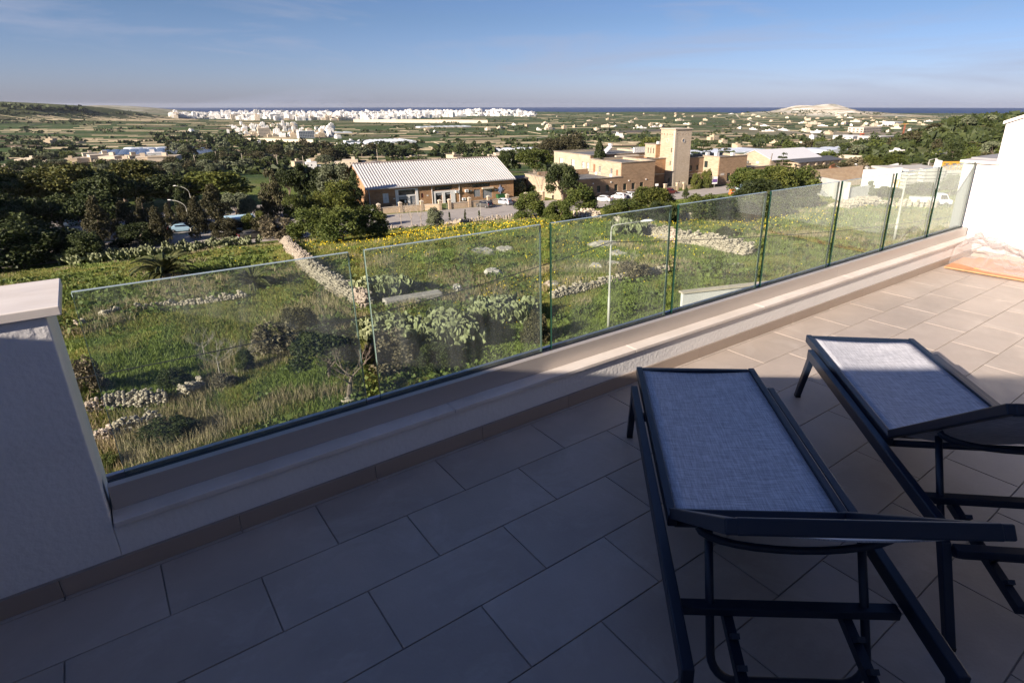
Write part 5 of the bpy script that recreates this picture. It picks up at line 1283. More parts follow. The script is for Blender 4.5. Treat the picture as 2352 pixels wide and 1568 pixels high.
x, y = field_xy(15000, 13, 110); k = in_field(x, y) & ((vnoise(x+70, y+13, 8)*.5+vnoise(x, y, 1.6)*.5) > .53); x, y = x[k], y[k]; d = np.hypot(x, y)
nb = 9; X = np.repeat(x, nb)+rng.normal(size=len(x)*nb)*.25; Y = np.repeat(y, nb)+rng.normal(size=len(x)*nb)*.25
Z = ground_z(X, Y)+rng.random(len(X))*.32*np.repeat(.5+vnoise(x, y, 4), nb)
V, F = cards(np.stack([X, Y, Z], -1), .05+.0018*np.repeat(d, nb), 1.4, .3); o = link('weeds', npmesh('weeds', V, F, G_wd)); o['kind'] = 'stuff'
# yellow flowers
fl_m = leafmat('yellow_petals', (.72, .50, .015), (.90, .68, .03), .2, .0)
def flowers(name, n, ctr, sz, thr, seed):
    pts = rng.normal(size=(n, 2))*np.array(sz)+np.array(ctr); a, b = pts[:, 0], pts[:, 1]; x = a*E2[0]+b*M2[0]; y = a*E2[1]+b*M2[1]
    k = in_field(x, y) & (b > 15) & ((vnoise(x+seed, y, 5)*.5+vnoise(x, y+seed, 1.3)*.5) > thr); x, y = x[k], y[k]; d = np.hypot(x, y)
    w0, w1 = G(645, 549), G(842, 712); k = ((w1.x-w0.x)*(y-w0.y)-(w1.y-w0.y)*(x-w0.x)) > 0; k = k | (rng.random(len(x)) < .06); x, y, d = x[k], y[k], d[k]
    Z = ground_z(x, y)+.22+.38*rng.random(len(x)); V, F = cards(np.stack([x, y, Z], -1), .022+.00050*d, 1.8, -.6)
    o = link(name, npmesh(name, V, F, fl_m)); o['kind'] = 'stuff'
ab = lambda P: (P.x*E2[0]+P.y*E2[1], P.x*M2[0]+P.y*M2[1])
flowers('yellow_flowers', 2000, ab(G(820, 560)), (9, 8), .58, 3)
flowers('yellow_flowers', 2000, ab(G(1010, 548)), (13, 9), .56, 11)
flowers('yellow_flowers', 1500, ab(G(1180, 525)), (10, 5), .52, 17)
flowers('yellow_flowers', 2200, ab(G(1640, 520)), (14, 5), .52, 5)
flowers('yellow_flowers', 2500, ab(G(1150, 640)), (9, 8), .58, 8)
flowers('yellow_flowers', 700, ab(G(600, 560)), (9, 9), .58, 21)
# ------------------------------------------------------------------ vehicles
car_glass = mat('car_window', (.012, .014, .017), .08, .1, spec=.8); tyre_m = mat('tyre', (.015, .015, .015), .8); rim_m = mat('wheel_rim', (.35, .35, .36), .35, metal=.6)
lamp_red = mat('red_lens', (.35, .01, .01), .2); lamp_clear = mat('clear_lens', (.75, .75, .75), .12); plate_m = mat('number_plate', (.6, .6, .58), .5)
def car(P, heading, label, paint, kind='hatch', L_=3.9, Wd=1.68, cat='car', name='parked_car', group='parked cars'):
    t = thing(name, label, cat, P, heading, group); h = Wd/2
    prof = {'hatch': [(-.50, .30, .62, .62), (-.485, .22, .90, .90), (-.44, .20, .95, 1.18), (-.36, .2, .95, 1.44), (-.12, .2, .94, 1.50), (.10, .2, .92, 1.46), (.24, .2, .90, .93), (.40, .2, .80, .80), (.485, .24, .66, .66), (.5, .3, .5, .5)],
            'sedan': [(-.50, .30, .70, .70), (-.485, .22, .92, .92), (-.36, .2, .98, .98), (-.24, .2, .95, 1.36), (-.02, .2, .94, 1.43), (.10, .2, .92, 1.40), (.25, .2, .90, .92), (.42, .2, .78, .78), (.49, .24, .62, .62), (.5, .3, .5, .5)],
            'van': [(-.50, .30, .9, .9), (-.49, .25, 1.05, 1.70), (-.42, .22, 1.05, 1.88), (0, .22, 1.05, 1.90), (.2, .22, 1.02, 1.84), (.33, .22, 1.0, 1.04), (.45, .25, .86, .86), (.5, .3, .55, .55)]}[kind]
    mb = MB(); n = len(prof)
    for (x, lo, be, ro) in prof:
        xx = x*L_; e = .90 if abs(x) > .48 else 1.; top = ro-be > .05
        mb.v += [(xx, -h*.93*e, lo), (xx, -h*e, lo+(be-lo)*.45), (xx, -h*.97*e, be), (xx, -h*(.76 if top else .90)*e, ro), (xx, h*(.76 if top else .90)*e, ro), (xx, h*.97*e, be), (xx, h*e, lo+(be-lo)*.45), (xx, h*.93*e, lo)]
    for i in range(n-1):
        for k in range(8): mb.f.append((i*8+k, i*8+(k+1) % 8, (i+1)*8+(k+1) % 8, (i+1)*8+k)); mb.m.append(0)
    mb.f += [tuple(range(8)), tuple((n-1)*8+k for k in range(8))[::-1]]; mb.m += [0, 0]
    mb.obj('body', paint, t, smooth=False, bevel=.03)
    cab = [p for p in prof if p[3]-p[2] > .05]
    for s in (-1, 1):
        m = MB()
        bt = [(p[0]*L_, p[2]+.05) for p in cab]; tp = [(p[0]*L_, p[3]-.10) for p in cab if p[3]-p[2] > .3]
        f_ = next(q for q in prof if q[0] > cab[-1][0]); bt2 = [(cab[0][0]*L_+.12, cab[0][2]+.05), (f_[0]*L_-.12, f_[2]+.06)]
        pts = [bt2[0], bt2[1]]+[(tp[-1][0], tp[-1][1]), (tp[0][0], tp[0][1])]
        zb, zt_ = cab[1][2], cab[1][3]
        def yy(z): return (.97+(z-zb)/(zt_-zb)*(.76-.97))*h+.006
        m.v = [(x, s*yy(z), z) for x, z in pts]+[(x, s*(yy(z)-.02), z) for x, z in pts]
        m.f = [(0,1,2,3),(7,6,5,4),(0,4,5,1),(1,5,6,2),(2,6,7,3),(3,7,4,0)]; m.m = [0]*6; m.obj('side_window', car_glass, t)
    i = prof.index(cab[-1]); a, b = prof[i], prof[i+1]; m = MB()
    def quad(x0, z0, w0, x1, z1, w1, off): return [(x0+off, -w0, z0+.01), (x0+off, w0, z0+.01), (x1+off, w1, z1+.012), (x1+off, -w1, z1+.012)]
    m.add(quad(b[0]*L_-.05, b[3]+.05, h*.80, a[0]*L_+.06, a[3]-.08, h*.68, .03), [(0, 1, 2, 3)]).obj('windscreen', car_glass, t)
    r0, r1 = (prof[1], prof[3]) if kind == 'hatch' else ((prof[2], prof[3]) if kind == 'sedan' else (prof[1], prof[2]))
    q = [(r0[0]*L_-.01, -h*.78, max(r0[2], .95)+.06), (r0[0]*L_-.01, h*.78, max(r0[2], .95)+.06), (r1[0]*L_-.04, h*.66, r1[3]-.10), (r1[0]*L_-.04, -h*.66, r1[3]-.10)]
    MB().add([(x-.03, y, z) for x, y, z in q], [(3, 2, 1, 0)]).obj('rear_window', car_glass, t)
    for s in (-1, 1):
        for x in (-.31, .31):
            wl = link('wheel', None, t); wl.location = (x*L_, s*(h-.09), .30)
            MB().tube([(0, -.1, 0), (0, .1, 0)], .30, 16).obj('tyre', tyre_m, wl); MB().tube([(0, s*.101, 0), (0, s*.112, 0)], .18, 10).obj('rim', rim_m, wl)
        MB().box(.475*L_, .497*L_, s*h*.72-.14, s*h*.72+.14, .56, .70).obj('headlight', lamp_clear, t)
        MB().box(-.505*L_, -.485*L_, s*h*.80-.10, s*h*.80+.08, .72, .98).obj('tail_light', lamp_red, t)
    MB().box(-.512*L_, -.503*L_, -.26, .26, .42, .54).obj('number_plate', plate_m, t)
    return t
def paint(n, c): return mat(n, c, .28, .03, 1, spec=.6, coat=.6)
p_white, p_silver, p_dark, p_blue, p_red, p_green = paint('white_car_paint', (.74, .74, .73)), paint('silver_car_paint', (.42, .44, .47)), paint('dark_grey_car_paint', (.07, .068, .065)), paint('pale_blue_car_paint', (.30, .45, .55)), paint('dark_red_car_paint', (.12, .02, .02)), paint('pale_green_car_paint', (.38, .47, .42))
D = math.radians
for px, py, hd, lab, pt, kd, L_ in [
    (1112, 476, 142, 'dark grey hatchback parked by the yard wall, tail towards the viewer', p_dark, 'hatch', 4.2), (1157, 470, 147, 'silver hatchback parked by the yard wall, right of the dark grey one', p_silver, 'hatch', 4.1),
    (1421, 457, 150, 'small white hatchback alone on the road in front of the brown building', p_white, 'hatch', 3.5), (1446, 454, 120, 'silver hatchback tucked behind the small white one', p_silver, 'hatch', 4.0), (1470, 449, 120, 'dark grey estate at the end of the row before the brown building', p_dark, 'hatch', 4.3),
    (1385, 463, 150, 'white car half hidden behind an acacia bush before the brown building', p_white, 'sedan', 4.3), (1538, 446, 30, 'dark red car half hidden behind the yellow green bush', p_red, 'hatch', 4.0),
    (1706, 437, 30, 'pale blue car beside the corner block', p_blue, 'hatch', 3.9), (850, 503, 20, 'white van half hidden behind the acacia bushes by the hall', p_white, 'van', 4.6),
    (580, 548, 40, 'dark car at the roadside below the kiosk', p_dark, 'sedan', 4.3), (172, 518, 85, 'pale green estate car seen from behind in the shaded car park', p_green, 'hatch', 4.1),
    (206, 514, 100, 'white car left of a brown conifer in the shaded car park', p_white, 'hatch', 4.0), (386, 514, 15, 'white car with red tail lights beside the small conifer', p_white, 'sedan', 4.4), (415, 519, 160, 'white hatchback right of the small conifer in the car park', p_white, 'hatch', 4.0),
    (388, 530, 20, 'silver blue saloon in the front row of the car park', p_silver, 'sedan', 4.4), (420, 532, 25, 'pale blue saloon at the front right of the car park', p_blue, 'sedan', 4.3), (52, 522, 10, 'white car at the far left of the shaded car park', p_white, 'sedan', 4.3),
    (250, 505, 95, 'dark car deep in the car park shade', p_dark, 'hatch', 4.0), (330, 510, 90, 'silver car behind the slim brown conifer', p_silver, 'hatch', 4.0)]:
    P = G(px, py); P.z = tz(P.x, P.y)+.055; car(P, D(hd), lab, pt, kd, L_)
# white pick-up truck behind the glass on the right
P = G(2140, 474); tk = thing('flatbed_truck', 'white flatbed truck with an open cab standing behind the last glass panels', 'truck', P+Vector((0, 0, .02)), D(-12), None, .78)
MB().box(-3.4, .4, -1, 1, .75, 1.45).obj('cargo_bed', white_paint, tk, bevel=.03)
MB().prism([(.5, .55), (2.6, .55), (2.65, 1.15), (2.1, 1.35), (1.6, 2.15), (.55, 2.15)], 'y', -.95, .95).obj('cab', p_white, tk, bevel=.04)
for s in (-1, 1):
    MB().prism([(.75, 1.3), (1.95, 1.3), (1.55, 2.0), (.75, 2.0)], 'y', s*.955-.006, s*.955+.006).obj('side_window', car_glass, tk)
    for x in (-2.4, 1.7):
        MB().tube([(x, s*.95-.12, .42), (x, s*.95+.12, .42)], .42, 16).obj('wheel', tyre_m, tk)
# blue roofed kiosk
P = G(556, 532); kk = thing('kiosk', 'small kiosk with a pale blue flat roof among the trees by the car park', 'kiosk', P, BA)
MB().box(-1.9, 1.9, -1.5, 1.5, 0, 2.5).obj('wall', mat('pale_blue_panel', (.35, .50, .58), .5), kk); MB().box(-2.3, 2.3, -2, 1.9, 2.52, 2.75).obj('roof', mat('light_blue_roof', (.45, .66, .78), .5), kk)
MB().box(-1.5, 1.5, -1.53, -1.503, 1.0, 2.1).obj('window', dark_glass, kk)
# ------------------------------------------------------------------ street lamps, cable, signs
pole_m = mat('pale_lamp_paint', (.40, .39, .34), .5, .06, 2)
def street_lamp(px, py, ptop, arm_px, label, side=1, r=.058, curved=False, head=.62, az=None, m=pole_m):
    P = G(px, py); d = ray(px, ptop); H = CAMZ+d[2]/d[1]*P.y-P.z; k = m_per_px(P); A_ = abs(arm_px)*k
    t = thing('street_lamp', label, 'street lamp', P, 0 if az is None else az)
    MB().tube([(0, 0, -.1), (0, 0, H*.33), (0, 0, H*.331), (0, 0, H-.35)], [r*1.25, r*1.25, r, r*.72], 12).obj('pole', m, t, smooth=True)
    s = 1 if arm_px > 0 else -1
    if curved: pts = [(s*A_*(1-math.cos(a)), 0, H-.35+A_*.55*math.sin(a)) for a in np.linspace(0, math.pi/2*.9, 10)]
    else: pts = [(0, 0, H-.36), (s*.02, 0, H-.16), (s*.10, 0, H-.05), (s*.25, 0, H-.01), (s*A_, 0, H+.17)]
    MB().tube(pts, r*.6, 8).obj('arm', m, t, smooth=True)
    e = Vector(pts[-1]); mb = MB(); 
    mb.tube([e+Vector((-s*.08, 0, 0)), e+Vector((s*head*.25, 0, .04)), e+Vector((s*head*.7, 0, .05)), e+Vector((s*head, 0, .03))], [.05, .13, .15, .05], 10, flat=.5); mb.obj('lamp_head', white_paint, t, smooth=True)
    return t
sl1 = street_lamp(1397, 757, 516, 66, 'tall pale street lamp standing behind the third glass panel, its arm pointing right')
street_lamp(2054, 548, 406, 5, 'pale pole seen through the seventh glass panel', r=.10)
street_lamp(2131, 386, 367, 12, 'small white lamp post beside the palms on the bank', r=.12)
street_lamp(442, 545, 474, -34, 'curved street lamp by the car park, lower one of two', curved=True, r=.065, head=.7)
street_lamp(447, 500, 440, -30, 'curved street lamp by the car park, upper one of two', curved=True, r=.065, head=.7)
street_lamp(302, 494, 458, -6, 'thin leaning lamp post left of the bare pine trunk', r=.09)
cab = bpy.data.objects.new('power_cable', None)
def cable(pts3, label, r=.022):
    P = []
    for (a, b, sag) in pts3:
        for i in range(15):
            q = i/14; p = a.lerp(b, q); p = p-Vector((0, 0, sag*4*q*(1-q))); P.append(p)
    o = MB().tube(P, r, 5).obj('power_cable', rubber, None); tag(o, label, 'cable'); return o
def at_dist(px, py, dist): d = ray(px, py); d = d/d[1]; return Vector((d[0]*dist, d[1]*dist, CAMZ+d[2]*dist))
Y0 = sl1.location.y; a0 = at_dist(120, 880, 19.); m1 = at_dist(1403, 556, Y0-.1); e1 = at_dist(2330, 470, 52.)
cable([(a0, m1, .55), (m1, e1, .7)], 'thin black power cable strung past the tall street lamp')
def sign(px, py, h, w, hh, col, label, name='road_sign'):
    P = G(px, py); t = thing(name, label, 'sign', P, BA*.6); MB().tube([(0, 0, 0), (0, 0, h)], .045, 8).obj('pole', pole_m, t)
    MB().box(-w/2, w/2, -.09, -.05, h-hh, h).obj('sign_plate', col, t); return t
sign(1104, 496, 2.6, .25, .35, mat('sign_grey', (.3, .3, .28), .6), 'small grey sign on a thin pole at the verge below the silver car')
sign(1507, 448, 2.8, .9, .55, white_paint, 'white sign on a pole before the arched doorway')
sg = sign(1640, 432, 3.0, 1.6, 1.9, white_paint, 'white and purple notice sign on the forecourt', 'notice_sign')
MB().box(-.72, .72, -.10, -.091, 1.5, 2.35).obj('purple_panel', mat('purple_panel', (.12, .07, .22), .6), sg)
sign(1691, 436, 4.0, .6, .6, shutter_m, 'grey box on a tall post in front of the corner block', 'post_box')
P = G(1757, 430); t = thing('utility_pole', 'leaning wooden utility pole in front of the low right wing', 'pole', P, 0); MB().tube([(0, 0, 0), (.9, 0, 8.5)], [.16, .12], 8).obj('pole', bark, t)
P = G(1681, 446); t = thing('roadworks_barrier', 'small orange plastic barrier at the kerb beside the forecourt pier', 'barrier', P, BA); MB().prism([(-.7, 0), (.7, 0), (.5, 1.0), (-.5, 1.0)], 'y', -.25, .25).obj('barrier_body', mat('orange_plastic', (.75, .16, .03), .5), t, bevel=.05); MB().box(-.5, .5, -.26, -.251, .45, .62).obj('reflective_strip', white_paint, t)
# ------------------------------------------------------------------ right: yard with walls, slabs, crane parts
bw = brickmat('rough_block_wall', (.30, .21, .14), (.38, .28, .19), (.25, .20, .15), .5, .25, (.5, .45, .4), .25, .02)
def wall_between(px0, px1, h, th, m, label, name='wall', cat='wall', cap=None, h1=None):
    a, b = G(*px0), G(*px1); d = b-a; d.z = 0; L_ = d.length; t = thing(name, label, cat, a, math.atan2(d.y, d.x)); dz = b.z-a.z; h1 = h1 or h
    MB().prism([(0, -.8), (L_, dz-.8), (L_, dz+h1), (0, h)], 'y', 0, th).obj('wall_body', m, t)
    if cap: MB().prism([(-.05, h+.002), (L_+.05, dz+h1+.002), (L_+.05, dz+h1+.16), (-.05, h+.16)], 'y', -.12, th+.12).obj('coping', cap, t)
    return t
wall_between((1858, 436), (1976, 424), 3.4, .4, bw, 'brown block wall between the dark roadside bushes and the white yard wall')
wall_between((1976, 434), (2064, 430), 3.2, .4, mat('white_rendered_wall', (.70, .67, .62), .9, .12, .4), 'tall white rendered yard wall seen through the sixth glass panel')
gw_ = wall_between((1868, 448), (1940, 470), 3.0, .35, mat('off_white_wall', (.60, .58, .54), .9, .15, .5), 'low white wall covered with grey scribbled graffiti')
gr_m = mat('grey_spray_paint', (.20, .20, .21), .8); r = random.Random(4)
for k in range(16):
    x0 = .8+k*.42; pts = []
    for i in range(14):
        a = i*.75+k; pts.append((x0+.33*math.cos(a)*r.uniform(.5, 1)+i*.015, -.012, 1.5-x0*.10+.55*math.sin(a*1.3)*r.uniform(.5, 1)))
    MB().tube(pts, .035, 4, caps=False).obj('graffiti_stroke', gr_m, gw_)
wall_between((1940, 470), (2000, 462), 2.2, .4, MATS['off_white_wall'], 'plain white wall stub right of the graffiti')
conc = mat('pale_concrete', (.46, .44, .40), .9, .12, .8, .01, 8); yel = mat('crane_yellow', (.62, .34, .04), .5, .12, 2)
P = G(2125, 408); fl = thing('concrete_canopy', 'flat pale concrete roof on pillars over the yard', 'canopy', P+Vector((-3, 0, -1.0)), D(8))
MB().box(-4, 7, 0, 6, 2.3, 2.7).obj('roof_slab', conc, fl)
for x in (-3.5, .5, 6): MB().box(x, x+.8, .4, 1.2, -.5, 2.295).obj('pillar', conc, fl)
P = G(2068, 428); t = thing('concrete_column', 'white concrete column panel standing in the yard beside yellow machinery', 'column', P+Vector((5, 0, 0)), D(10)); MB().prism([(0, -.3), (1.2, -.3), (1.5, 4.2), (.5, 4.4)], 'y', 0, .5).obj('panel', white_paint, t)
for s_, (px, py, n, lab) in enumerate([(2092, 440, 6, 'left stack of long pale concrete planks in the yard'), (2130, 440, 6, 'right stack of long pale concrete planks in the yard'), (2170, 436, 5, 'stack of pale concrete planks below the crane sections')]):
    P = G(px, py); t = thing('concrete_plank_stack', lab, 'stack', P+Vector((0, 0, .2)), D(14))
    for k in range(n): MB().box(-1.9+.12*(k % 2), 1.9+.1*((k*7) % 3), -.6, .6, .30+k*.52, .72+k*.52).obj('plank', conc, t, bevel=.03)
    for x in (-1.5, 1.3): MB().box(x, x+.2, -.6, .6, 0, .298).obj('bearer', bark, t)
def truss(par, L_, w, h, n, m, nm='lattice', r=.06):
    mb = MB()
    for (y, z) in ((0, 0), (w, 0), (0, h), (w, h)): mb.bar((0, y, z), (L_, y, z), r*2, r*2)
    for k in range(n+1):
        x = L_*k/n
        for q in (((x, 0, 0), (x, 0, h)), ((x, w, 0), (x, w, h))): mb.bar(*q, r*1.3, r*1.3, up=(1, 0, 0))
        if k < n:
            x2 = L_*(k+1)/n; mb.bar((x, 0, 0), (x2, 0, h), r, r); mb.bar((x, w, h), (x2, w, 0), r, r); mb.bar((x, 0, h), (x2, w, h), r, r); mb.bar((x, 0, h), (x2, 0, 0), r, r)
    return mb.obj(nm, m, par)
P = G(2172, 428); t = thing('crane_section', 'yellow lattice crane section lying in the yard behind the last glass panel', 'crane part', P+Vector((0, 2, 1.9)), D(6)); truss(t, 8, 1.6, 1.7, 6, yel); truss(t, 8, 1.6, .02+1.2, 8, yel).location = (.3, -2.0, -1.9)
P = G(2062, 438); t = thing('yellow_machinery', 'small heap of yellow site machinery beside the concrete column', 'machinery', P, D(20)); truss(t, 2.4, 1.2, 1.5, 3, yel); MB().box(2.7, 4.1, -.2, 1.1, .4, 1.5).box(2.9, 3.3, .0, .9, 1.5, 2.3).obj('engine_box', yel, t, bevel=.05)
P = G(1902, 446); t = thing('crate_row', 'row of yellow brown crates at the foot of the block wall', 'crates', P+Vector((2, 0, 0)), D(10))
for k in range(5): MB().box(k*1.1, k*1.1+.95, 0, .8, .1, .1+.6+.15*(k % 3)).obj('crate', mat('yellow_brown_crate', (.45, .32, .14), .8) if k == 0 else MATS['yellow_brown_crate'], t)
jm = [mat('rust', (.22, .09, .04), .8, .3, 2), mat('scrap_grey', (.34, .33, .31), .7, .3, 2), white_paint, mat('scrap_wood', (.34, .24, .15), .9, .3, 3), yel]
P = G(2045, 402); t = thing('scrap_heap', 'long heap of rusty scrap, timber and rubble behind the white yard wall', 'scrap heap', P, D(12)); r = random.Random(9)
for k in range(110):
    x, y, z = r.uniform(-14, 17), r.uniform(-1.5, 2.5), r.uniform(0, 1.9)*r.random()+.2; a = r.random()*6.28; l = r.uniform(.4, 2.6); p = Vector((x, y, z+.3))
    MB().bar(p, p+Vector((math.cos(a)*l, math.sin(a)*l*.5, r.uniform(-.3, .5))), r.uniform(.1, .7), r.uniform(.06, .5)).obj('scrap_piece', jm[k % 4 if k % 11 else 4], t)
struct(sheet('yard_floor', lambda s, q: (lerp(66, 122, s)+q*4, lerp(128, 165, q)+s*10), conc, .12, 16, 16)) if False else None
# boats laid up on the bank
for k, (px, py, L_, lab) in enumerate([(2060, 352, 7.5, 'white motor boat under a tarpaulin bow, leftmost on the green bank'), (2110, 363, 6, 'long low white boat in the middle of the bank'), (2160, 357, 7, 'white boat with a dark blue canopy beside the end wall')]):
    P = G(px, py); t = thing('motor_boat', lab, 'boat', P+Vector((0, 0, .5)), D(-8+6*k), 'boats laid up on the bank'); mb = MB(); st = [(-.5, .8, .9), (-.2, 1, .95), (.2, .9, 1.1), (.42, .4, 1.3), (.5, .04, 1.45)]
    for x, w, z in st: mb.v += [(x*L_, -1.2*w, z), (x*L_, -.8*w, .1+.3*max(0, x)), (x*L_, 0, -.15+.6*max(0, x)), (x*L_, .8*w, .1+.3*max(0, x)), (x*L_, 1.2*w, z)]
    for i in range(4):
        for j in range(4): mb.f.append((i*5+j, i*5+j+1, i*5+6+j, i*5+5+j)); mb.m.append(0)
        mb.f.append((i*5+4, i*5, i*5+5, i*5+9)); mb.m.append(0)
    mb.f.append((0, 1, 2, 3, 4)); mb.m.append(0); mb.obj('hull', white_paint, t)
    if k != 1: MB().prism([(-2, 1), (1.6, 1.05), (.6, 2.0), (-1.2, 2.2)], 'y', -.9, .9).obj('cabin' if k == 0 else 'canopy', white_paint if k == 0 else mat('navy_canvas', (.03, .04, .09), .8), t, bevel=.08)
    else: MB().prism([(-.5, 1), (.8, 1.05), (.4, 1.5), (-.3, 1.5)], 'y', -.7, .7).obj('cabin', white_paint, t, bevel=.05)
# low white boundary wall just below the terrace
a, b = G(1566, 716), G(1760, 690)
t = thing('boundary_wall', 'white boundary wall with a cream coping in the street below the fourth glass panel', 'wall', a, math.atan2(b.y-a.y, b.x-a.x)); L_ = (b-a).length
MB().box(0, L_*1.6, 0, .25, -1, 1.15).obj('wall_body', stucco_fine, t); MB().box(-.1, L_*1.6, -.1, .35, 1.152, 1.25).obj('coping', trim, t)
# ------------------------------------------------------------------ the plain: trees, farmhouses, town
wh = mat('town_white', (.76, .74, .70), .85, .08, .05, world=True); crm = mat('town_cream', (.56, .48, .37), .9, .1, .05, world=True); hon = mat('honey_stone', (.44, .36, .25), .9, .15, .1, world=True)
dkw = mat('town_window', (.06, .065, .075), .4)
def house_mesh(seed, tall, colour, nwin=True):
    r = random.Random(seed); mb = MB(); w, d, h = r.uniform(9, 17), r.uniform(8, 13), (r.uniform(13, 22) if tall else r.uniform(4.5, 8.5))
    mb.box(-w/2, w/2, -d/2, d/2, -2, h); mb.box(-w/2-.15, w/2+.15, -d/2-.15, d/2+.15, h+.01, h+.7)
    ux, uy = r.uniform(-w/4, w/4), r.uniform(0, d/4); mb.box(ux-1.8, ux+1.8, uy-1.6, uy+1.6, h+.71, h+3.2)
    if r.random() < .7: w2 = w*r.uniform(.4, .9); mb.box(w/2+.002, w/2+w2, -d/2+r.uniform(0, 3), d/2-1, -2, h*r.uniform(.45, .8))
    if r.random() < .6: w2 = w*r.uniform(.3, .8); mb.box(-w/2-w2, -w/2-.002, -d/2+1, d/2, -2, h*r.uniform(.4, .85))
    if nwin:
        nf = max(1, int(h/3.2)); nc = max(2, int(w/3.2))
        for f in range(nf):
            for c in range(nc):
                if r.random() < .85:
                    x = -w/2+(c+.5)*w/nc; z = .9+f*3.1; mb.box(x-.55, x+.55, -d/2-.06, -d/2-.004, z, z+1.5, 1)
            if tall: mb.box(-w/2+.6, -w/2+w*.45, -d/2-1.2, -d/2-.062, f*3.1+.02, f*3.1+.9)
            for c in range(max(1, int(d/4))):
                y = -d/2+(c+.5)*d/max(1, int(d/4)); z = .9+f*3.1; mb.box(-w/2-.06, -w/2-.004, y-.5, y+.5, z, z+1.4, 1)
    return mb.mesh('house', [colour, dkw])
HT = [house_mesh(k, True, wh if k % 4 else crm) for k in range(8)]; HL = [house_mesh(20+k, False, (crm, hon, wh)[k % 3]) for k in range(9)]
def placed(P, me, rz, s, label, group, cat='house', name='house'):
    o = link(name, me, None, P, rz, s); return tag(o, label, cat, group)
r = random.Random(77); far_list = []
def bandy(x, pts): return np.interp(x, [p[0] for p in pts], [p[1] for p in pts])
TOPB = [(395, 268), (470, 264), (600, 259), (700, 259), (860, 259), (960, 256), (1100, 255), (1190, 259), (1225, 264)]; BOTB = [(395, 271), (600, 277), (860, 277), (960, 272), (1100, 267), (1225, 268)]
for k in range(760):
    x = 395+830*r.random()**.9; t0, t1 = bandy(x, TOPB), bandy(x, BOTB); y = t0+(t1-t0)*r.random(); P = G(x, y)
    far_list.append((P, HT[r.randrange(8)] if r.random() < .72 else HL[r.randrange(9)], BA+r.choice((0, 1.57))+r.uniform(-.2, .2), Vector((r.uniform(1.2, 2.2), 1.2, r.uniform(.6, 1.15)))))
far_list.sort(key=lambda q: q[0].y); near_part = far_list[:25]; rest = far_list[25:]
for P, me, rz, s in near_part: placed(P, me, rz, s, 'white block of the dense coastal town along the sea', 'white town blocks along the sea')
mb = MB()
for P, me, rz, s in rest:
    M = Matrix.Translation(P) @ Matrix.Rotation(rz, 4, 'Z') @ Matrix.Diagonal((*s, 1))
    mb.add([M @ v.co for v in me.vertices], [tuple(q.vertices) for q in me.polygons]); mb.m[-len(me.polygons):] = [q.material_index for q in me.polygons]
o = mb.obj('distant_houses', [wh, dkw]); o['kind'] = 'stuff'
# nearer white village left of the middle
for k in range(110):
    x = r.uniform(524, 765); y = r.uniform(288, 318)-(765-x)*.012; 
    if x > 700 and y < 296: y += 16
    tall = r.random() < .5 and y < 312
    placed(G(x, y), HT[r.randrange(8)] if tall else HL[r.randrange(9)], BA+r.choice((0, 1.57))+r.uniform(-.15, .15), r.uniform(.4, .72), 'white or cream house in the village between the plain and the coastal town', 'houses of the nearer white village')
def bigblock(px, py, w, d, h, m, label, nf, rzo=0., name='building', cat='building', nc=9):
    P = G(px, py); t = thing(name, label, cat, P, BA+rzo); MB().box(-w/2, w/2, -d/2, d/2, -2, h).box(-w/2-.2, w/2+.2, -d/2-.2, d/2+.2, h+.01, h+.8).obj('wall', m, t)
    wf = MB().box(-w/nc*.32, w/nc*.32, -.08, -.004, 0, (h-1)/nf*.55).mesh('window', dkw); ws_ = MB().box(-.08, -.004, -d/14, d/14, 0, (h-1)/nf*.55).mesh('window', dkw)
    for f in range(nf):
        z = 1.2+f*(h-1)/nf
        for c in range(nc): link('window', wf, t, (-w/2+(c+.5)*w/nc, -d/2, z))
        for c in range(4): link('window', ws_, t, (-w/2, -d/2+(c+.5)*d/4, z))
    return t
bigblock(703, 318, 23, 10, 10, wh, 'white four storey block with dark window bands at the right of the village', 4, .15)
bigblock(607, 313, 17, 14, 12, crm, 'tall cream apartment block at the front left of the village', 5)
bigblock(660, 298, 40, 9, 7, crm, 'long cream building behind the village', 2, .1)
bigblock(590, 271, 13, 13, 34, wh, 'pair tower, tallest white tower block left in the coastal town', 12, 0, nc=5); bigblock(599, 271, 12, 12, 31, wh, 'slightly lower white tower block beside the tallest one', 12, .2, nc=5)
bigblock(632, 274, 36, 18, 18, wh, 'broad white apartment slab below the tower pair', 6, .1); bigblock(548, 275, 48, 18, 17, crm, 'wide cream hotel block left of the tower pair', 6, .05)
